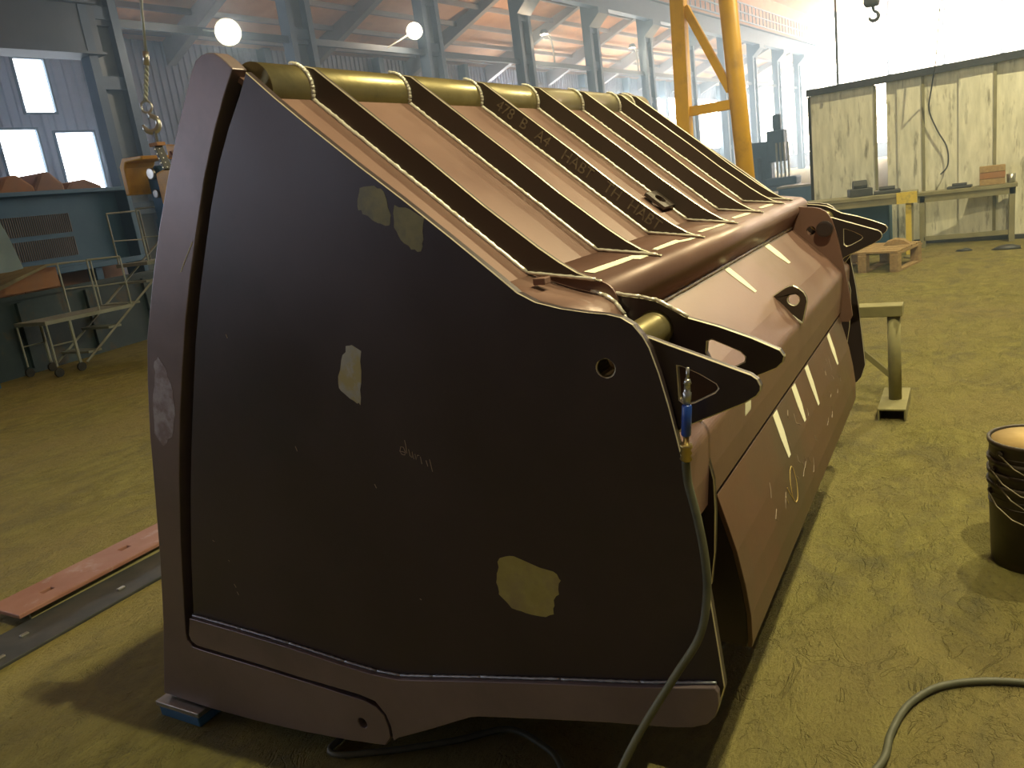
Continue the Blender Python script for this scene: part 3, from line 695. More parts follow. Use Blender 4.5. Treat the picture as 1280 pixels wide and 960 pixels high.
# ------------------------------------------------------------------ air hose with ball valve
t = empty('air_hose', (1.39, .46, 0), 0, 'air hose with blue valve hanging down the side plate edge', 'hose')
def wpart(name, bm, m, smooth=True, **k): return obj(name, bm, m, t, True, smooth, **k)
b = BM(); tube(b, [(1.40, .456, 1.235), (1.40, .457, 1.222), (1.40, .458, 1.212)], .0035, 8); wpart('hook_wire', b, M_STEEL)
b = BM(); tube(b, [(1.40, .458, 1.213), (1.40, .459, 1.204), (1.40, .459, 1.203), (1.40, .461, 1.188), (1.40, .461, 1.186), (1.40, .463, 1.163)], [.005, .008, .006, .0065, .0085, .007], 10); wpart('nipple', b, M_STEEL)
b = BM(); tube(b, [(1.40, .463, 1.163), (1.40, .4635, 1.160), (1.40, .470, 1.102), (1.40, .470, 1.099)], [.007, .0095, .0095, .007], 12); wpart('valve_body', b, M_BLUE)
b = BM(); tube(b, [(1.40, .470, 1.100), (1.40, .471, 1.084), (1.40, .472, 1.083), (1.40, .472, 1.076), (1.40, .473, 1.072), (1.40, .473, 1.064), (1.40, .4735, 1.060), (1.40, .474, 1.052), (1.40, .475, 1.046)], [.006, .006, .0125, .0125, .009, .0125, .009, .0125, .007], 12); wpart('coupling', b, M_BRASS)
hp_ = [(1.40, .475, 1.05), (1.405, .476, 1.0), (1.40, .462, .93), (1.395, .452, .85), (1.39, .452, .77), (1.375, .470, .68), (1.35, .523, .59), (1.31, .60, .46), (1.26, .65, .35), (1.14, .70, .18), (1.0, .74, .06), (.85, .80, .014), (.6, .95, .012), (.2, 1.0, .012)]
b = BM(); tube(b, smooth_path(hp_, 6), .0085, 10); wpart('hose_line', b, M_HOSE)
t = tag(obj('cable', tube(BM(), smooth_path([(2.05, 2.2, .012), (1.62, 1.75, .012), (1.45, 1.70, .012), (1.50, 1.55, .012), (1.62, 1.35, .014), (1.72, 1.22, .014), (1.70, 1.10, .014), (1.64, 1.00, .014), (1.50, .93, .012), (1.2, .88, .012), (.8, .9, .012)], 6), .010, 8), M_HOSE, smooth=True), 'grey cable lying on the floor under the bucket edge', 'cable')
t = tag(obj('cable', tube(BM(), smooth_path([(1.4, .42, .012), (1.7, .30, .012), (1.93, .200, .012), (2.06, .185, .012), (2.19, .155, .012), (2.29, .100, .012), (2.345, .04, .012), (2.385, -.04, .012), (2.41, -.14, .012), (2.43, -.35, .012), (2.40, -.8, .012), (2.3, -1.5, .012)], 6), .0105, 10), M_HOSE, smooth=True), 'olive cable curving across the floor at the lower right', 'cable')

# ------------------------------------------------------------------ bars on the floor at the left
t = empty('flat_bar', (2.0, 3.8, 0), 0, 'reddish flat steel bar with slotted holes on the floor at left', 'steel bar')
def slot(cx, cy, l=.035, r=.014): return [(cx - l, cy - r), (cx + l, cy - r), (cx + l, cy + r), (cx - l, cy + r)]
bp = [(1.60, 3.67), (4.2, 3.70), (4.2, 3.97), (1.60, 3.93)]
b = BM(); prism(b, bp, .045, .065, XY, [slot(1.80, 3.79, .028, .018), slot(2.24, 3.83, .028, .018), slot(2.70, 3.86, .028, .018), slot(3.2, 3.86, .028, .018)]); obj('bar_plate', b, M_REDST, t, True, bevel=.003)
b = BM(); box(b, 1.66, 4.15, 3.70, 3.715, 0, .045); box(b, 1.66, 4.15, 3.90, 3.915, 0, .045); obj('bar_flange', b, M_DUSTY, t, True)
t = empty('flat_bar', (2.0, 3.5, 0), 0, 'black flat bar with bolt holes on the floor beside the reddish bar', 'steel bar')
b = BM(); prism(b, [(1.30, 3.40), (2.0, 3.41), (4.2, 3.42), (4.2, 3.69), (1.50, 3.69), (1.36, 3.66)], 0, .015, XY); obj('bar_plate', b, M_DKSTEEL, t, True, bevel=.003)
for x, y in ((1.40, 3.47), (1.55, 3.56), (1.98, 3.50), (2.36, 3.57), (2.62, 3.58)):
    b = BM(); box(b, x - .018, x + .018, y - .01, y + .01, .015, .024); obj('bolt', b, M_STEEL, t, True, bevel=.003)

# ------------------------------------------------------------------ pails
def pail(z, i, label):
    t = empty('metal_pail', (3.235, -.205, z), 0, label, 'pail', 'nested pails at the right')
    b = BM(); lathe(b, [(.128, 0), (.130, .002), (.141, .30), (.143, .31), (.148, .316), (.148, .328), (.140, .330), (.136, .325), (.124, .012)], n=40); obj('pail_body', b, M_PAIL, t, smooth=True)
    for dz in (.245, .275):
        b = BM(); lathe(b, [(.1385, dz - .004), (.1425, dz), (.1395, dz + .004)], n=40); obj('bead_ring', b, M_PAIL, t, smooth=True)
    a0 = [1.9, 2.25, 2.05, 2.3, 2.1][i]; dr = [.10, .115, .09, .10, .02][i]
    pts = []
    for k in range(9):
        s = k / 8 * PI; a = a0 + s
        sag = math.sin(s) * dr; rr = .150 + .014 * math.sin(s)
        pts.append((rr * math.cos(a), rr * math.sin(a), .29 - sag))
    b = BM(); tube(b, pts, .0026, 6); hd = obj('handle', b, M_WIRE, t, smooth=True)
    g = BM(); tube(g, pts[3:6], .0062, 8); obj('grip', g, M_WIRE, hd, smooth=True)
    for a in (a0, a0 + PI):
        b = BM(); lathe(b, [(.012, .139), (.012, .149), (.006, .151)], (0, 0, 0), 'X', 10); b.transform(Matrix.Rotation(a, 4, 'Z') @ Matrix.Translation((0, 0, .29))); obj('handle_lug', b, M_PAIL, t)
    return t
for i, lb in enumerate(['bottom black pail of the stack standing on the floor', 'second black pail from the bottom of the stack', 'third black pail from the bottom of the stack, below the top one', 'topmost black pail of the stack, holding a dusty ochre lid']):
    t = pail([0, .045, .09, .160][i], i, lb)
b = BM(); lathe(b, [(.0, .312), (.10, .312), (.128, .314), (.134, .322)], n=40); obj('lid', b, M_PAILIN, t, smooth=True)

# ------------------------------------------------------------------ trestle beyond the bucket
t = empty('trestle', (5.1, .38, 0), 0, 'dusty steel trestle with round post beyond the far end of the bucket', 'trestle')
b = BM(); 
prism(b, [(.315, 0), (.325, 0), (.325, .062), (.455, .062), (.455, 0), (.465, 0), (.465, .072), (.315, .072)], 4.86, 5.32, YZ); obj('base_channel', b, M_DUSTY, t, True, bevel=.002)
b = BM(); lathe(b, [(.036, .072), (.036, .585)], (5.08, .385, 0), 'Z', 20); obj('post', b, M_DUSTY, t, True, True)
b = BM(); box(b, 5.03, 5.15, .335, 1.9, .585, .65); obj('top_beam', b, M_DUSTY, t, True, bevel=.004)
b = BM(); beam(b, (5.08, .40, .21), (5.08, .80, .60), .03, .03); obj('brace', b, M_DUSTY, t, True)
b = BM(); lathe(b, [(.036, .072), (.036, .585)], (5.08, 1.8, 0), 'Z', 20); obj('post', b, M_DUSTY, t, True, True)
b = BM(); box(b, 4.86, 5.32, 1.72, 1.87, 0, .072); obj('base_channel', b, M_DUSTY, t, True)

# ------------------------------------------------------------------ white partition, benches, pallet
t = empty('partition_wall', (13.5, .6, 0), 0, 'tall grimy white panel partition behind the work benches', 'partition')
ycuts = [2.17, 1.22, .93, .58, .14, -.30, -.74, -1.2, -1.66, -2.1, -2.6]
px = lambda y: 13.26 + .25 * y
for k, (a, c) in enumerate(zip(ycuts, ycuts[1:])):
    if k == 1: a = 1.07
    b = BM(); x = px((a + c) / 2) + random.uniform(-.01, .01); n = max(2, int((a - c) / .11))
    e = .02 if k % 2 else -.004                                  # odd panels lap behind their neighbours
    x_ = .028 if k % 2 else 0
    prism(b, [(px(a) + x_, a + e * (k != 1)), (px(c) + x_, c - e), (px(c) + .024 + x_, c - e), (px(a) + .024 + x_, a + e * (k != 1))], .03, 2.372, XY)
    b2 = BM(); prism(b2, [(px(a) + .025, a - .004), (px(c) + .025, c + .004), (px(c) + .045, c + .004), (px(a) + .045, a - .004)], .03, 2.36, XY)
    o = obj('panel', b, M_PANELW, t, True, bevel=.004); b2.free()
    if k % 2 == 0:
        b = BM(); box(b, px(c) - .012, px(c) - .0005, c - .02, c + .02, .03, 2.36); obj('joint_strip', b, M_BENCH, t, True)
b = BM(); beam(b, (px(2.2) - .02, 2.2, 2.42), (px(-2.6) - .02, -2.6, 2.42), .12, .10); obj('top_rail', b, M_DKSTEEL, t, True)
b = BM(); beam(b, (px(-2.6), -2.6, .03), (px(2.17), 2.17, .03), .10, .06); obj('bottom_rail', b, M_DKSTEEL, t, True)
for y in (2.19, 1.0, -.02, -1.4):
    b = BM(); box(b, px(y) + .05, px(y) + .13, y - .03, y + .03, 0, 2.37); obj('post', b, M_DKSTEEL, t, True)
b = BM(); tube(b, smooth_path([(12.9, .40, 2.5), (13.2, .46, 2.2), (13.3, .50, 1.9), (13.3, .40, 1.6), (13.28, .28, 1.35), (13.27, .27, 1.1), (13.25, .36, .98)], 5), .010, 6)
tag(obj('cable', b, M_DKSTEEL, smooth=True), 'thin dark cable drooping down the white partition', 'cable')

def bench(name, x0, x1, y0, y1, z, label, m, legs, rail=True):
    t = empty(name, ((x0 + x1) / 2, (y0 + y1) / 2, 0), 0, label, 'workbench')
    b = BM(); box(b, x0, x1, y0, y1, z - .05, z); obj('bench_top', b, m, t, True, bevel=.004)
    b = BM(); box(b, x0 + .02, x0 + .06, y0 + .02, y1 - .02, z - .14, z - .05); obj('apron', b, m, t, True)
    for lx, ly, lm in legs:
        b = BM(); box(b, lx - .03, lx + .03, ly - .035, ly + .035, 0, z - .05); obj('leg', b, lm, t, True, bevel=.003)
    if rail:
        b = BM(); box(b, x0 + .02, x0 + .06, y0 + .1, y1 - .1, .10, .16); obj('stretcher', b, m, t, True)
    return t
bench('workbench', 12.80, 13.06, -.56, .66, .78, 'grey bench against the white partition, carrying the wooden box', M_BENCH, [(12.85, .58, M_BENCH), (12.85, -.50, M_BENCH), (13.01, .58, M_BENCH), (13.01, -.50, M_BENCH)])
t = bench('workbench', 12.2, 12.75, .62, 2.2, .84, 'left bench with yellow painted end and leg', M_BENCH, [(12.25, .72, M_LEMON), (12.7, .72, M_BENCH), (12.25, 2.1, M_BENCH), (12.7, 2.1, M_BENCH)], False)
b = BM(); box(b, 12.17, 12.2, .61, .86, .70, .85); obj('yellow_end_plate', b, M_LEMON, t, True)
t = empty('storage_cabinet', (13.1, 1.5, 0), 0, 'dark blue cabinet standing under the left bench', 'cabinet')
b = BM(); box(b, 12.80, 13.3, 1.0, 2.0, 0, .72); obj('cabinet_body', b, M_BLUEMACH, t, True, bevel=.01)
b = BM(); box(b, 12.785, 12.799, 1.02, 1.49, .04, .70); obj('door', b, M_BLUEMACH, t, True)
b = BM(); box(b, 12.785, 12.799, 1.51, 1.98, .04, .70); obj('door', b, M_BLUEMACH, t, True)
t = empty('wooden_box', (12.94, -.27, .78), 0, 'small reddish wooden box on the right end of the bench', 'box')
for k in range(3):
    b = BM(); box(b, -.1, .1, -.15, .15, .005 + k * .085, .085 + k * .085); obj('board', b, M_WOOD if k != 1 else M_ORANGE, t, bevel=.004)
tag(obj('cup', lathe(BM(), [(.035, .781), (.05, .785), (.055, .90), (.05, .90), (.045, .79)], (12.95, -.49, 0), n=16), M_STEEL, smooth=True), 'small pale tin cup beside the wooden box', 'cup')
def clutter(x, y, z, w_, l, h, label, m, rz=0.3):
    t = empty('vise', (x, y, z), rz, label, 'tool')
    b = BM(); box(b, -w_ / 2, w_ / 2, -l / 2, l / 2, 0, h * .5); obj('tool_base', b, m, t, bevel=.01)
    b = BM(); lathe(b, [(h * .3, -l * .3), (h * .32, l * .3)], (0, 0, h * .7), 'Y', 12); obj('tool_barrel', b, m, t)
clutter(12.5, 1.35, .84, .22, .30, .22, 'dark vise at the left end of the yellow-legged bench', M_DKSTEEL)
clutter(12.5, 1.0, .84, .20, .34, .10, 'low dark tool lying on the yellow-legged bench', M_DKSTEEL, .1)
clutter(12.94, .12, .78, .18, .30, .07, 'flat dark tool lying mid way along the grey bench', M_DKSTEEL, -.1)
t = empty('wooden_pallet', (11.2, 1.05, 0), -.25, 'small broken wooden pallet on the floor by the yellow bench leg', 'pallet')
for k in range(5):
    b = BM(); box(b, -.45 + k * .18, -.30 + k * .18, -.42, .42, .235, .26); obj('plank', b, M_WOOD, t, bevel=.003)
for y in (-.38, 0, .38):
    for x in (-.40, .35):
        b = BM(); box(b, x - .06, x + .06, y - .05, y + .05, .025, .21); obj('block', b, M_WOOD, t, bevel=.003)
    b = BM(); box(b, -.45, .45, y - .05, y + .05, 0, .024); obj('skid', b, M_WOOD, t)
    b = BM(); box(b, -.45, .45, y - .05, y + .05, .211, .234); obj('bearer', b, M_WOOD, t)
b = BM(); prism(b, [(-.15, 0), (-.08, .05), (.02, .07), (.12, .04), (.16, 0)], -.1, .1, lambda p, q, a: Vector((11.35 + a, .80 + p, .262 + q)))
tag(obj('wood_offcut', b, M_WOOD), 'ragged wooden offcut on top of the pallet', 'offcut')
for i, (x, y, r, lb) in enumerate([(12.2, .05, .06, 'dark lump of debris on the floor under the grey bench'), (12.1, -.42, .10, 'pile of scrap by the right leg of the grey bench'), (11.9, .66, .07, 'rag heap at the foot of the yellow leg')]):
    b = BM(); bmesh.ops.create_icosphere(b, subdivisions=2, radius=r)
    for v in b.verts:
        v.co *= 1 + .35 * noise.noise(v.co * 25 + Vector((i, 0, 0))); v.co.z = max(-.0, v.co.z * .6); v.co.y *= 1.6
    b.transform(Matrix.Translation((x, y, 0.0))); tag(obj('scrap_heap', b, M_DKSTEEL if i < 2 else M_DUSTY, smooth=True), lb, 'scrap')

# ------------------------------------------------------------------ yellow A-frame
t = empty('gantry_frame', (9, 2.4, 0), 0, 'yellow steel A-frame standing behind the bucket', 'gantry')
b = BM(); beam(b, (9, 2.79, 0), (9, 2.66, 4.6), .15, .15, (1, 0, 0)); obj('leg', b, M_YEL, t, True, bevel=.008)
b = BM(); tube(b, [(9, 2.045, 0), (9, 2.235, 4.6)], .092, 18); obj('leg', b, M_YEL, t, True, True)
b = BM(); beam(b, (9, 2.72, 2.16), (9, 2.15, 2.16), .08, .10); obj('crossbar', b, M_YEL, t, True)
b = BM(); beam(b, (9, 2.63, 3.22), (9, 2.21, 2.30), .07, .08); obj('brace', b, M_YEL, t, True)
b = BM(); beam(b, (9, 3.0, 4.72), (9, 1.9, 4.72), .25, .24); obj('top_beam', b, M_YEL, t, True)
b = BM(); box(b, 8.85, 9.15, 2.68, 2.90, 0, .03); obj('foot', b, M_YEL, t, True)
b = BM(); box(b, 8.85, 9.15, 1.93, 2.16, 0, .03); obj('foot', b, M_YEL, t, True)

# ------------------------------------------------------------------ hanging hooks
def hook_curve(c, r, th, ax):
    """C-shaped hook in the plane spanned by ax (horizontal) and z; opening to the -ax side"""
    P = []; R_ = []
    for k in range(22):
        a = math.radians(80 - 262 * k / 21)
        P.append(c + ax * (r * math.cos(a)) + Vector((0, 0, r * math.sin(a)))); R_.append(th * (1.15 - .6 * abs(k / 21 - .45) - (.35 if k > 19 else 0)))
    return P, R_
hx = Vector((.54, -.84, 0))                                          # horizontal direction roughly along the image
c0 = Vector((4.5, 5.72, 0))
t = empty('crane_hook', (4.5, 5.7, 2.4), 0, 'steel hook hanging from a wire sling at upper left', 'hook')
b = BM(); tube(b, [(4.5, 5.44, 5.2), (4.5, 5.45, 3.6), (4.49, 5.53, 3.3), (4.5, 5.60, 3.02)], .009, 8); tube(b, [(4.5, 5.47, 5.2), (4.5, 5.475, 3.6), (4.5, 5.55, 3.3), (4.5, 5.61, 3.02)], .009, 8); obj('wire_rope', b, M_GALV, t, True, True)
b = BM(); tube(b, [(4.5, 5.605, 3.03), (4.5, 5.63, 2.93)], .024, 12); obj('ferrule', b, M_STEEL, t, True, True)
b = BM()
for s in (0, PI): tube(b, [(4.5 + .009 * math.cos(s + k * .9), 5.63 + .11 * k / 24 + .009 * math.sin(s + k * .9), 2.93 - .25 * k / 24) for k in range(25)], .011, 8)
obj('braided_eye', b, M_GALV, t, True, True)
rc = Vector((4.5, 5.745, 2.635))
b = BM(); tube(b, [rc + hx * (.042 * math.cos(a)) + Vector((0, 0, .046 * math.sin(a))) for a in [2 * PI * k / 20 for k in range(20)]], .009, 8, True); obj('ring', b, M_STEEL, t, True, True)
P, R_ = hook_curve(Vector((4.5, 5.74, 2.50)), .062, .021, hx)
b = BM(); tube(b, [rc - Vector((0, 0, .045)), P[0] + Vector((0, 0, .005))] + P, [.012, .016] + R_, 12); obj('hook_body', b, M_STEEL, t, True, True)
t = empty('load_link', (4.45, 5.7, 2.2), 0, 'dark perforated link plate hanging under the steel hook', 'link')
b = BM(); beam(b, (4.5, 5.72, 2.44), (4.5, 5.72, 2.33), .022, .022); obj('shackle', b, M_DKSTEEL, t, True)
b = BM(); beam(b, Vector((4.5, 5.725, 2.335)) , Vector((4.5, 5.66, 2.13)), .075, .03, (0, 0, 1)); obj('link_plate', b, M_DKSTEEL, t, True, bevel=.005)
b = BM()
for k in range(5):
    q = Vector((4.48, 5.715, 2.30)).lerp(Vector((4.48, 5.67, 2.15)), k / 4); 
    for s in (-.018, .018): bmesh.ops.create_icosphere(b, subdivisions=1, radius=.006, matrix=Matrix.Translation(q + hx * s - Vector((.01, .02, 0))))
obj('rivets', b, M_STEEL, t, True)
b = BM(); box(b, 4.46, 4.54, 5.67, 5.77, 2.325, 2.352); obj('link_cap', b, M_ORANGE, t, True)

t = empty('crane_hook', (12, 1.09, 3.1), 0, 'dark crane hook block hanging against the white glare at top right', 'hook')
b = BM(); box(b, 11.9, 12.1, 1.0, 1.18, 3.24, 3.45); obj('hook_block', b, M_DKSTEEL, t, True, bevel=.03)
P, R_ = hook_curve(Vector((12, 1.07, 3.12)), .055, .022, Vector((0, -1, 0)))
b = BM(); tube(b, [(12, 1.08, 3.26), (12, 1.07, 3.19)] + P, [.02, .02] + R_, 10); obj('hook_body', b, M_DKSTEEL, t, True, True)
b = BM()
for s in (-.05, .05): tube(b, [(12, 1.09 + s, 3.42), (12, 1.09 + s, 9.0)], .01, 6)
obj('wire_rope', b, M_DKSTEEL, t, True)
tag(obj('cable', tube(BM(), [(13.5, 1.72, 2.47), (13.5, 1.70, 6.5)], .014, 6), M_DKSTEEL), 'taut dark cable rising straight from the partition top', 'cable')
tag(obj('cable', tube(BM(), [(12.9, .40, 2.5), (12.9, .33, 3.4), (12.9, .36, 5.0)], .008, 6), M_GALV), 'thin pale wire rising before the glare at right', 'cable')

# ------------------------------------------------------------------ things at the left
def fr(bm, pts, r=.02): 
    for a, c in zip(pts, pts[1:]): tube(bm, [a, c], r, 6)
    return bm
t = empty('mobile_stair', (6.9, 10.8, 0), 0, 'grey tubular mobile stair on castors before the dark container', 'stair')
for y in (10.5, 11.2):
    b = BM(); fr(b, [(6.33, y, .1), (8.7, y, 1.75)], .017); obj('stringer', b, M_GALV, t, True)
    b = BM(); fr(b, [(6.24, y, .12), (6.24, y, .74)], .022); fr(b, [(5.92, y, .14), (5.92, y, .74)], .013); fr(b, [(5.92, y, .42), (6.24, y, .42)], .010); obj('leg', b, M_GALV, t, True)
    b = BM(); fr(b, [(6.70, y, .75), (6.70, y, 1.45), (7.20, y, 1.43), (7.20, y, .72)], .013); fr(b, [(6.70, y, 1.08), (7.20, y, 1.06)], .010); obj('guard_rail', b, M_GALV, t, True)
    b = BM(); fr(b, [(7.64, y, 1.25), (7.64, y, 2.06), (8.2, y, 2.06), (8.2, y, 1.3)], .013); fr(b, [(7.64, y, 1.65), (8.2, y, 1.62)], .010); obj('guard_rail', b, M_GALV, t, True)
    for x in (5.92, 6.24):
        b = BM(); lathe(b, [(.03, -.02), (.06, -.02), (.06, .013), (.03, .013)], (x, y, .06), 'Y', 16); obj('castor', b, M_DKSTEEL, t, True)
for x, z in ((6.55, .70), (7.9, 1.25)):
    b = BM(); box(b, x - .65, x + .65, 10.48, 11.22, z, z + .05) if z < 1 else box(b, x - .3, x + .4, 10.48, 11.22, z, z + .05); obj('platform', b, M_GALV, t, True)
for k in range(5):
    b = BM(); x = 6.5 + .38 * k; z = .22 + .265 * k; box(b, x - .1, x + .1, 10.52, 11.18, z - .015, z + .015); obj('tread', b, M_GALV, t, True)
b = BM(); tube(b, [(7.75 + .22 * math.cos(a), 10.45, .55 + .30 * math.sin(a)) for a in [2 * PI * k / 24 for k in range(24)]], .012, 6, True)
tag(obj('hose_coil', b, M_GALV, smooth=True), 'pale hose loop hanging beside the mobile stair', 'hose')

t = empty('open_container', (6.8, 12, 0), 0, 'long low dark teal steel container behind the mobile stair', 'container')
b = BM()
A0, A1 = Vector((2.0, 10.62, 0)), Vector((11.6, 12.6, 0)); dd = (A1 - A0).normalized(); pn = Vector((-dd.y, dd.x, 0))
def wallbox(a, c, th, z0, z1, m, name, par):
    b = BM(); q = Matrix((dd, pn, Vector((0, 0, 1)))).transposed().to_4x4(); q.translation = A0
    box(b, a, c, th[0], th[1], z0, z1, q); return obj(name, b, m, par, True)
wallbox(0, 9.8, (0, .05), .08, 1.04, M_TEAL, 'front_side', t); wallbox(0, 9.8, (-.04, .09), 1.04, 1.10, M_TEAL, 'rim', t)
wallbox(0, 9.8, (.85, .9), .08, 1.0, M_TEAL, 'rear_side', t); wallbox(0, 9.8, (0, .9), .0, .08, M_TEAL, 'bottom', t)
for s in (0.02, 9.75): wallbox(s, s + .05, (.05, .85), .08, 1.0, M_TEAL, 'end_panel', t)
for k in range(8): wallbox(.6 + k * 1.2, .68 + k * 1.2, (-.05, 0), .08, 1.0, M_TEAL, 'stiffener', t)
t = empty('rusty_chute', (6.6, 12, 1.0), 0, 'orange rusty folded sheet lying on the dark container', 'sheet')
q = Matrix((dd, pn, Vector((0, 0, 1)))).transposed().to_4x4(); q.translation = A0
b = BM(); prism(b, [(2.6, 1.11), (3.75, 1.11), (5.35, 1.11), (5.35, 1.40), (5.0, 1.42), (3.9, 1.13)], .35, .37, lambda p, s, a: q @ Vector((p, a, s))); obj('side_sheet', b, M_ORANGE, t, True)
b = BM(); prism(b, [(2.2, 1.12), (3.9, 1.14), (5.0, 1.43), (5.35, 1.42), (5.35, 1.45), (4.98, 1.46), (3.9, 1.20), (2.2, 1.16)], .1, .9, lambda p, s, a: q @ Vector((p, a, s))); obj('top_sheet', b, M_BENCH, t, True)

# big dark grizzly screen with hump-shaped guards behind it
t = empty('screening_machine', (7.2, 13.2, 0), 0, 'big dark blue screening hopper with slotted panel at the left', 'machine')
A0 = Vector((3.6, 12.6, 0)); A1 = Vector((9.4, 13.6, 0)); dd = (A1 - A0).normalized(); pn = Vector((-dd.y, dd.x, 0))
q = Matrix((dd, pn, Vector((0, 0, 1)))).transposed().to_4x4(); q.translation = A0
def qb(a, c, d0, d1, z0, z1, m, name, bev=0): 
    b = BM(); box(b, a, c, d0, d1, z0, z1, q); return obj(name, b, m, t, True, bevel=bev)
qb(0, 6.3, .15, .25, 1.35, 2.55, M_BLUEMACH, 'rear_panel'); qb(0, 6.4, -.1, .35, 2.55, 2.62, M_BLUEMACH, 'top_rim', .01)
qb(0, 6.3, -.15, .25, 1.25, 1.35, M_BLUEMACH, 'lower_rim', .01); qb(6.2, 6.3, -.12, .3, .2, 2.55, M_BLUEMACH, 'end_plate', .01)
for a in (.3, 2.8, 5.2): qb(a, a + .15, .0, .2, 0, 1.25, M_BLUEMACH, 'leg')
b = BM()
for r_ in range(2):
    for k in range(52): box(b, 2.9 + k * .042, 2.9 + k * .042 + .014, .13, .155, 1.52 + r_ * .40, 1.84 + r_ * .40, q)
o = obj('screen_bars', b, M_RAFT, t, True); o['kind'] = 'stuff'
mh = [M_RUST, M_ORANGE, M_DKSTEEL, M_RUST]
for i, (a, wd, hgt, lb) in enumerate([(2.6, .85, .22, 'grey rounded bucket at the far left behind the hopper rim'), (3.4, .75, .34, 'brown bucket second from left behind the hopper rim'), (4.1, .8, .36, 'orange rusty bucket in the middle behind the hopper rim'), (4.8, .7, .40, 'dark bucket with a hose end behind the hopper rim'), (5.4, .95, .24, 'rightmost brown bucket behind the hopper rim')]):
    b = BM(); prism(b, [(a, 0), (a + .05, 2.5 + hgt * .6), (a + .2, 2.55 + hgt), (a + wd * .6, 2.6 + hgt), (a + wd * .95, 2.62 + hgt * .4), (a + wd, 2.3), (a + wd, 0)], .5, 1.3, lambda p, s, dpt: q @ Vector((p, dpt, s)))
    tag(obj('digging_bucket', b, mh[i % 4] if i != 2 else M_ORANGE, bevel=.05), lb, 'bucket', 'buckets standing behind the dark hopper')
b = BM(); prism(b, [(5.6, 1.44), (5.9, 1.44), (6.06, 1.46), (5.98, 1.9), (5.88, 2.22), (5.6, 2.4), (5.2, 2.4), (5.2, 1.44)], 10.9, 10.96, XZ)
tpl = empty('leaning_sheet', (5.7, 10.9, 0), 0, 'pale blue sheet held upright at the left edge', 'sheet')
obj('sheet_face', b, M_PALEBL, tpl, True)
b = BM(); box(b, 5.3, 5.36, 10.9, 10.96, 0, 1.46); obj('prop', b, M_BLUEMACH, tpl, True)

# yellow wheeled machine behind the hook
t = empty('yellow_machine', (7.4, 9.4, 0), 0, 'yellow machine with two headlights half hidden behind the bucket', 'machine')
def at45(p, s): # scale a point given at x=4.5 outward along its sight line so the machine gets its real size
    return Vector((4.5 * s, p[0] * s, 1.6 + (p[1] - 1.6) * s))
s = 1.72
b = BM(); prism(b, [(6.15, 1.98), (6.15, 2.22), (6.10, 2.28), (5.85, 2.27), (5.84, 2.24), (6.06, 2.24), (6.09, 2.20), (6.10, 1.98)], 7.6, 8.1, lambda p, z, a: Vector((a, p * s, 1.6 + (z - 1.6) * s))); obj('fender', b, M_YEL, t, True, bevel=.02)
b = BM(); prism(b, [(5.80, 1.86), (5.80, 2.12), (5.60, 2.16), (5.60, 1.86)], 7.7, 8.4, lambda p, z, a: Vector((a, p * s, 1.6 + (z - 1.6) * s))); obj('hood', b, M_YEL, t, True, bevel=.03)
b = BM(); prism(b, [(5.74, 2.22), (5.74, 2.34), (5.66, 2.32), (5.56, 2.34), (5.45, 2.44), (5.45, 2.22)], 7.9, 8.0, lambda p, z, a: Vector((a, p * s, 1.6 + (z - 1.6) * s))); obj('bucket_lip', b, M_YEL, t, True, bevel=.01)
b = BM()
for k in range(4): yy = (5.69 - .05 * k) * s; prism(b, [(yy - .035, 1.6 + .63 * s), (yy, 1.6 + .68 * s), (yy + .035, 1.6 + .63 * s)], 7.87, 7.9, YZ)
obj('teeth', b, M_ORANGE, t, True)
b = BM(); prism(b, [(6.02, .5), (6.02, 2.1), (5.9, 2.2), (5.82, 2.1), (5.82, .5)], 7.85, 8.6, lambda p, z, a: Vector((a, p * s, 1.6 + (z - 1.6) * s if z > 1.6 else z))); obj('grille', b, M_BLUEMACH, t, True, bevel=.03)
b = BM(); box(b, 7.9, 8.6, 9.6, 10.5, .3, 1.9); obj('chassis', b, M_BLUEMACH, t, True, bevel=.05)
for y in (9.7, 10.4):
    b = BM(); lathe(b, [(.2, -.12), (.42, -.14), (.45, 0), (.42, .14), (.2, .12)], (8.3, y, .45), 'Y', 24); obj('wheel', b, M_DKSTEEL, t, True, True)
for (yy, zz, r) in ((5.93, 2.13, .07), (5.92, 1.965, .05)):
    b = BM(); lathe(b, [(r * 1.2, 0), (r * 1.2, -.03), (r, -.035)], (7.82, yy * s, 1.6 + (zz - 1.6) * s), 'X', 16)
    hh = obj('headlight', b, M_STEEL, t, True)
    b = BM(); lathe(b, [(r, -.036), (r * .5, -.05), (0, -.055)], (7.82, yy * s, 1.6 + (zz - 1.6) * s), 'X', 16); o = obj('lens', b, M_LAMP, hh); o.matrix_parent_inverse = hh.matrix_parent_inverse.copy()

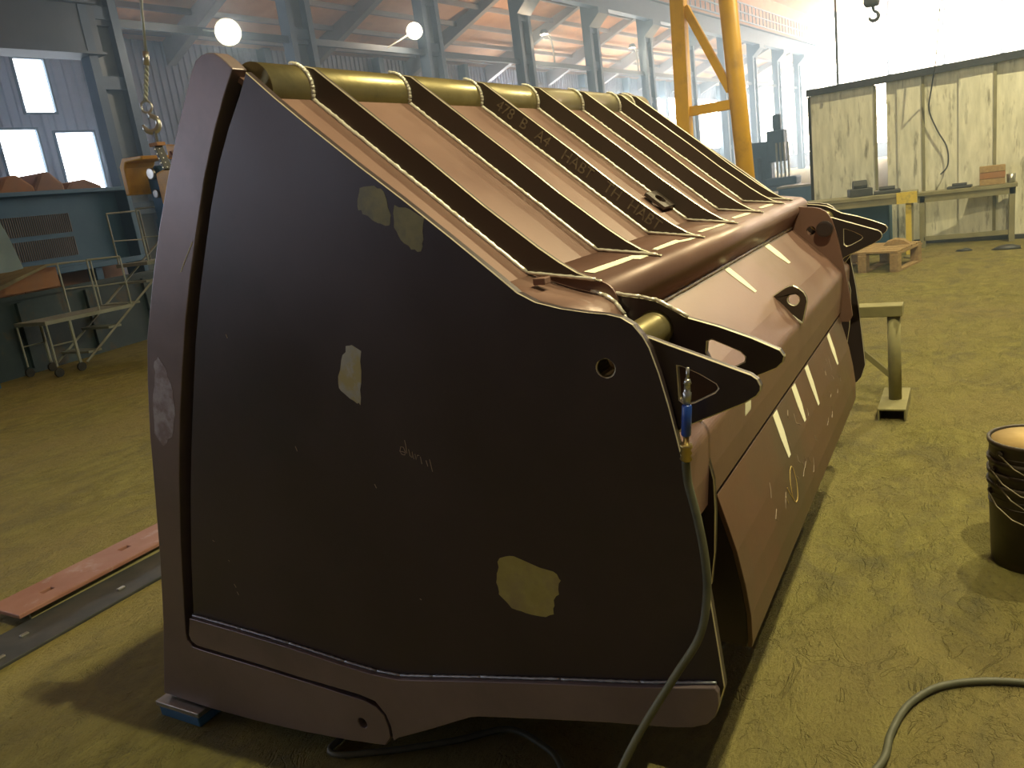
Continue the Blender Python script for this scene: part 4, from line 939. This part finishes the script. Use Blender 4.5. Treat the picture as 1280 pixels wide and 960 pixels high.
# far machinery in the haze, crates along the wall
t = empty('drilling_machine', (28, 5.6, 0), 0, 'blue hazy machine tool with upright column far behind', 'machine')
for nm, a in (('machine_bed', (27.4, 28.8, 4.9, 6.6, 0, .55)), ('column', (28, 28.6, 5.7, 6.5, .55, 2.0)), ('head', (27.7, 28.4, 5.2, 5.75, 1.3, 2.3)), ('motor', (28, 28.3, 5.35, 5.6, 2.3, 2.8)), ('cover', (27.5, 28.0, 6.0, 6.4, .55, 1.5)), ('table', (27.3, 28.2, 4.8, 5.8, .55, .8))):
    b = BM(); box(b, *a); obj(nm, b, M_FARBLUE, t, True, bevel=.05)
for k in range(4):
    b = BM(); box(b, 27.6, 27.7, 5.05 + .12 * k, 5.10 + .12 * k, .8, 1.9); obj('guide_rod', b, M_GALV, t, True)
for i, (x, y, a, h_, lb) in enumerate([(24, 4.2, .9, .6, 'blue hazy low machine beside the white partition edge'), (25, 6.4, .8, .8, 'blue hazy cabinet left of the far machine tool'), (33, 8.0, 1.2, 1.2, 'pale hazy crate beyond the right yellow leg')]):
    t = empty('tool_cabinet', (x, y, 0), .2 * i, lb, 'cabinet')
    b = BM(); box(b, -a / 2, a / 2, -a / 2, a / 2, .1, h_); obj('cabinet_body', b, M_FARBLUE if i < 2 else M_PALEBL, t, bevel=.03)
    b = BM(); box(b, -a / 2 - .03, a / 2 + .03, -a / 2 - .03, a / 2 + .03, h_, h_ + .05); obj('cabinet_top', b, M_GALV, t)
    for sx in (-1, 1):
        for sy in (-1, 1): b = BM(); box(b, sx * a * .4 - .04, sx * a * .4 + .04, sy * a * .4 - .04, sy * a * .4 + .04, 0, .1); obj('foot', b, M_DKSTEEL, t)
for k in range(7):
    b = BM(); z = .12 + .16 * (k // 3) + .0; tube(b, [(22.5, 5.8 - .2 * (k % 3) - .1 * (k // 3), z), (25.0, 4.9 - .2 * (k % 3) - .1 * (k // 3), z)], .075, 10)
    tag(obj('round_bar', b, M_GALV, smooth=True), ['lowest left', 'lowest middle', 'lowest right', 'second-row left', 'second-row middle', 'second-row right', 'topmost'][k] + ' pale round bar in the heap on the far floor', 'bar', 'round bars heaped on the far floor')
for k in range(9):
    t = empty('storage_crate', H(27 + 1.9 * k, 22.6, 5.2), TH, ['leftmost', 'second', 'third', 'fourth', 'fifth', 'sixth', 'seventh', 'eighth', 'rightmost'][k] + ' pale crate from the left on the high wall shelf', 'crate', 'crates on the high shelf')
    b = BM(); hgt = [1.1, 1.4, .9, 1.3, 1.0, 1.4, 1.2, .9, 1.3][k]; box(b, -.7, .7, -.5, .5, 0, hgt); obj('crate_body', b, M_WALL, t, bevel=.03)
    b = BM(); box(b, -.74, .74, -.54, .54, hgt, hgt + .06); obj('crate_lid', b, M_GIRT, t)
t = empty('storage_shelf', H(35, 22.6, 0), TH, 'high steel shelf carrying pale crates along the left wall', 'shelf')
b = BM(); box(b, -9.5, 9.5, -.7, .7, 5.1, 5.2); obj('shelf_board', b, M_GIRT, t)
for x in (-9.3, -4.6, 0, 4.6, 9.3):
    b = BM(); box(b, x - .08, x + .08, -.7, -.54, 0, 5.1); obj('upright', b, M_GIRT, t)

# ------------------------------------------------------------------ haze in the hall beyond the bucket
if HAZE > 0:
    m = bpy.data.materials.new('welding_haze'); m.use_nodes = True; N = m.node_tree.nodes; L = m.node_tree.links
    N.remove(N['Principled BSDF']); sc = N.new('ShaderNodeVolumeScatter'); sc.inputs['Color'].default_value = (.55, .77, 1, 1); sc.inputs['Density'].default_value = HAZE; sc.inputs['Anisotropy'].default_value = .3
    L.new(sc.outputs[0], N['Material Output'].inputs['Volume'])
    b = BM(); hbox(b, 5.5, UEND - .5, -12.5, 23.5, .01, 12.5)
    tag(obj('welding_haze', b, m), 'thin bluish welding haze filling the hall behind the bucket', 'haze', kind='stuff')
